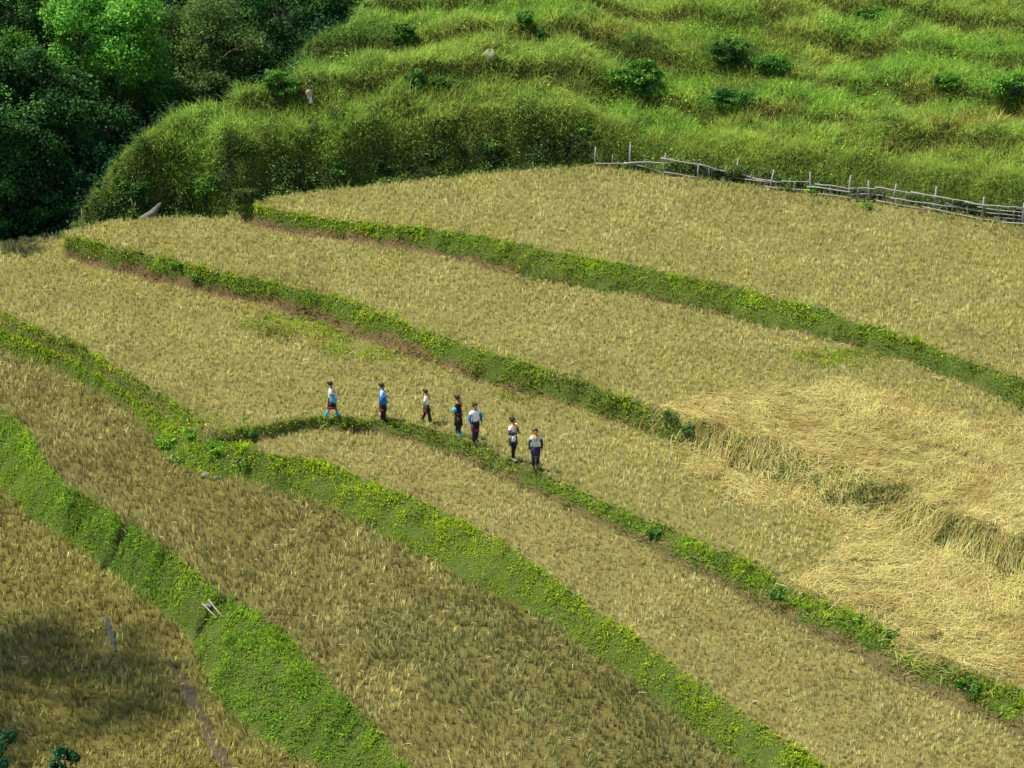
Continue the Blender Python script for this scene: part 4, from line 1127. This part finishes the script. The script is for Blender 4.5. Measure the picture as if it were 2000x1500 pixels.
    g_ = lambda k, dr=.018: (J[k][0], tuple(v + dr for v in (J[k][1] if isinstance(J[k][1], tuple) else (J[k][1], J[k][1]))))
    # top with sleeves
    T = {'pelvis': ((0, 0, .84), (.168, .145)), 'waist': g_('waist', .025), 'chest': g_('chest', .022), 'nb': ((0, 0, 1.335), (.085, .075))}
    te_ = [('pelvis', 'waist'), ('waist', 'chest'), ('chest', 'nb')]
    for sd_ in 'LR':
        T['sh' + sd_] = g_('sh' + sd_, .018)
        el_ = Vector(J['el' + sd_][0]); wr_ = Vector(J['wr' + sd_][0]); sh_ = Vector(J['sh' + sd_][0])
        if cfg.get('sleeve', 'short') == 'short':
            T['el' + sd_] = (sh_.lerp(el_, .75), .052)
        else:
            T['el' + sd_] = g_('el' + sd_, .016)
        te_ += [('chest', 'sh' + sd_), ('sh' + sd_, 'el' + sd_)]
        if cfg.get('sleeve', 'short') == 'long':
            T['wr' + sd_] = (el_.lerp(wr_, .9), .036); te_ += [('el' + sd_, 'wr' + sd_)]
    top = skin_mesh('top', T, te_, cfg['top'], root)
    if cfg.get('undersleeve'):
        for sd_ in 'LR':
            sh_ = Vector(J['sh' + sd_][0]); el_ = Vector(J['el' + sd_][0]); wr_ = Vector(J['wr' + sd_][0])
            tube('sleeve', [sh_.lerp(el_, .35), el_, el_.lerp(wr_, .5), el_.lerp(wr_, .95)], [.062, .056, .048, .042], cfg['undersleeve'], root, 10)
    # skirt and band
    if cfg.get('skirt'):
        hem = cfg.get('hem', .52)
        spread = .150 + abs(st) * .22
        rr = [(0, 0, .95, .120, .10), (0, 0, .88, .142, .120), (0, .0, .78, .156, .138), (0, .01, (.78 + hem) / 2, .158, .14 + (spread - .14) * .5), (0, .01, hem, .160, spread)]
        sk = lathe_el('skirt', rr, cfg['skirt'], root, 24, .04)
        if cfg.get('band'):
            lathe_el('hem_band', [(0, .01, hem + .09, .163, spread * .985 + .001), (0, .01, hem + .05, .164, spread + .003), (0, .01, hem - .01, .165, spread + .005)], cfg['band'], sk, 24, .04)
    for sd_ in 'LR':
        hip, kn, ank, toe, heel = legs[sd_]
        if cfg.get('leg'):
            tube('trouser_leg' if not cfg.get('skirt') else 'legging', [hip + Vector((0, 0, .02)), hip.lerp(kn, .5), kn, kn.lerp(ank, .4) + Vector((0, -.012, 0)), ank + Vector((0, 0, .03))],
                 [.105, .092, .072, .068, .052], cfg['leg'], root, 12)
        bt = cfg.get('boot')
        if bt:
            tp = kn.lerp(ank, .25) if cfg.get('tall') else ank + Vector((0, 0, .05))
            skin_mesh('boot', {'a': (tp, .070 if cfg.get('tall') else .048), 'b': (ank + Vector((0, 0, .03)), .056), 'c': (ank + Vector((0, .02, -.03)), (.050, .045)), 'd': (toe + Vector((0, .015, 0)), (.046, .034)), 'e': (heel, .042)},
                      [('a', 'b'), ('b', 'c'), ('c', 'd'), ('c', 'e')], bt, root, 0)
    if cfg.get('scarf'):
        sc = cfg['scarf']
        o = lathe_el('scarf', [(0, .01, 1.40, .066, .070), (0, .012, 1.375, .092, .092), (0, .012, 1.345, .115, .105)], sc, root, 18)
        V = np.array([(-.07, .115, 1.36), (.07, .115, 1.36), (0, .150, 1.17), (-.07, .135, 1.36), (.07, .135, 1.36), (0, .165, 1.17)])
        arr_mesh('scarf_point', V, [3, 3, 4, 4, 4], [0, 2, 1, 3, 4, 5, 0, 1, 4, 3, 1, 2, 5, 4, 2, 0, 3, 5], sc, o)
    tag(root, label, 'person', cfg.get('group', 'people walking in line along the bund'))
    root['s'] = s
    return root
def bag(owner, off, size, mat, label, strap=True):
    """soft shoulder bag hanging at a person's side, placed in the person's own frame"""
    M = Matrix.Translation(owner.location) @ Matrix.Rotation(owner.rotation_euler.z, 4, 'Z') @ Matrix.Scale(owner['s'], 4)
    loc = M @ Vector(off)
    r = empty('shoulder_bag', loc, owner.rotation_euler.z)
    sx, sy, sz = size
    rings = [(0, 0, -sz * .5, sx * .35, sy * .40), (0, 0, -sz * .42, sx * .5, sy * .5), (0, 0, 0, sx * .54, sy * .5), (0, 0, sz * .4, sx * .42, sy * .44), (0, 0, sz * .5, sx * .30, sy * .38)]
    lathe_el('pouch', rings, mat, r, 16)
    if strap:
        s_ = owner['s']
        up = Vector((-off[0], -off[1], 1.36 - off[2])) * s_
        tube('strap', [(0, sy * .4, sz * .45), Vector((0, .06, sz * .5)) .lerp(up + Vector((0, .11, -.08)), .5) + Vector((0, .05, 0)), up + Vector((0, .12 * s_, -.10 * s_)), up + Vector((0, 0, .015)), up + Vector((0, -.12 * s_, -.12 * s_)), (0, -sy * .4, sz * .45)], [.012] * 6, mat, r, 6)
    tag(r, label, 'shoulder bag', 'bags carried by the walking people')
    return r
Rr = radians
p1 = person(648, 817, 1.58, Rr(92), 'leftmost walker in white shirt and bright blue boots, striding with one foot back',
            dict(stride=.24, lead='L', lift=.06, top=WHITE, skirt=BLACK, band=RED, leg=None, boot=CYAN, tall=True, hem=.46, arms={'R': ((.24, .02, 1.08), (.15, .24, 1.12)), 'L': ((-.22, .03, 1.08), (-.12, .24, 1.14))}))
bag(p1, (.20, .13, .93), (.10, .24, .28), SKY, 'sky blue bag at the hip of the leftmost walker in white')
p2 = person(748, 824, 1.66, Rr(88), 'person in blue jacket with red skirt hem and black leggings, second from left',
            dict(stride=.05, top=LBLUE, skirt=BLACK, band=RED, leg=BLACK, boot=BLACK, hem=.50, sleeve='long', arms={'R': ((.25, -.06, 1.06), (.22, .12, .98)), 'L': ((-.24, .03, 1.06), (-.14, .22, 1.0))}))
bag(p2, (.22, .02, 1.02), (.15, .32, .38), BLUE, 'large royal blue bag of the person in the blue jacket')
p3 = person(833, 827, 1.46, Rr(95), 'smallest walker of the line, white shirt, orange scarf and black leggings',
            dict(stride=.20, lead='R', top=WHITE, skirt=BLACK, band=RED, leg=BLACK, boot=BLACK, hem=.58, scarf=ORANGE, arms={'R': ((.25, -.08, 1.06), (.23, -.02, .82)), 'L': ((-.22, .08, 1.1), (-.16, .26, 1.05))}))
p4 = person(895, 850, 1.70, Rr(110), 'person all in black with a light blue bag strap and turquoise boots',
            dict(stride=.10, top=BLACK, skirt=BLACK, leg=BLACK, boot=CYAN, tall=True, hem=.42, sleeve='long', scarf=cloth('tan_scarf', (.35, .17, .08))))
bag(p4, (.27, -.04, 1.16), (.13, .18, .16), SKY, 'small turquoise bag on the arm of the person in black', False)
p5 = person(928, 866, 1.70, Rr(150), 'person facing the viewer in white blouse with blue sleeves and crimson banded skirt',
            dict(stride=.06, top=WHITE, skirt=BLACK, band=RED, leg=NAVY, boot=BLACK, hem=.55, undersleeve=BLUE, arms={'R': ((.25, .0, 1.07), (.22, .10, .88)), 'L': ((-.25, .0, 1.07), (-.22, .10, .88))}))
p6 = person(1002, 899, 1.76, Rr(128), 'person in white shirt with folded arms, second from the right end of the line',
            dict(stride=.08, top=WHITE, leg=BLACK, boot=GREY, scarf=ORANGE, undersleeve=DGREY, skirt=DGREY, hem=.60, arms={'R': ((.25, .03, 1.08), (.02, .20, 1.10)), 'L': ((-.25, .03, 1.08), (-.02, .23, 1.14))}))
bag(p6, (.14, .14, .92), (.22, .12, .22), WHITE, 'white cloth bag at the waist of the person with folded arms', False)
p7 = person(1046, 917, 1.66, Rr(172), 'rightmost person facing the viewer, pale vest, orange scarf, navy skirt with purple hem',
            dict(stride=.05, top=PALE, skirt=NAVY, band=PURPLE, leg=NAVY, boot=NAVY, hem=.48, scarf=ORANGE, undersleeve=DGREY, hair='tail'))
p8 = person(606, 222, 1.30, Rr(150), 'small distant person in tan top and white skirt on the hillside by the forest',
            dict(stride=.04, top=TAN, skirt=WHITE, leg=BLACK, boot=BLACK, hem=.55, arms={'R': ((.24, .05, 1.12), (.10, .16, 1.34)), 'L': ((-.24, .05, 1.12), (-.10, .16, 1.34))}, group='people on the hillside'), zoff=.1)
for o in (p1, p2, p3, p4, p5, p6, p7, p8):
    if 's' in o: del o['s']
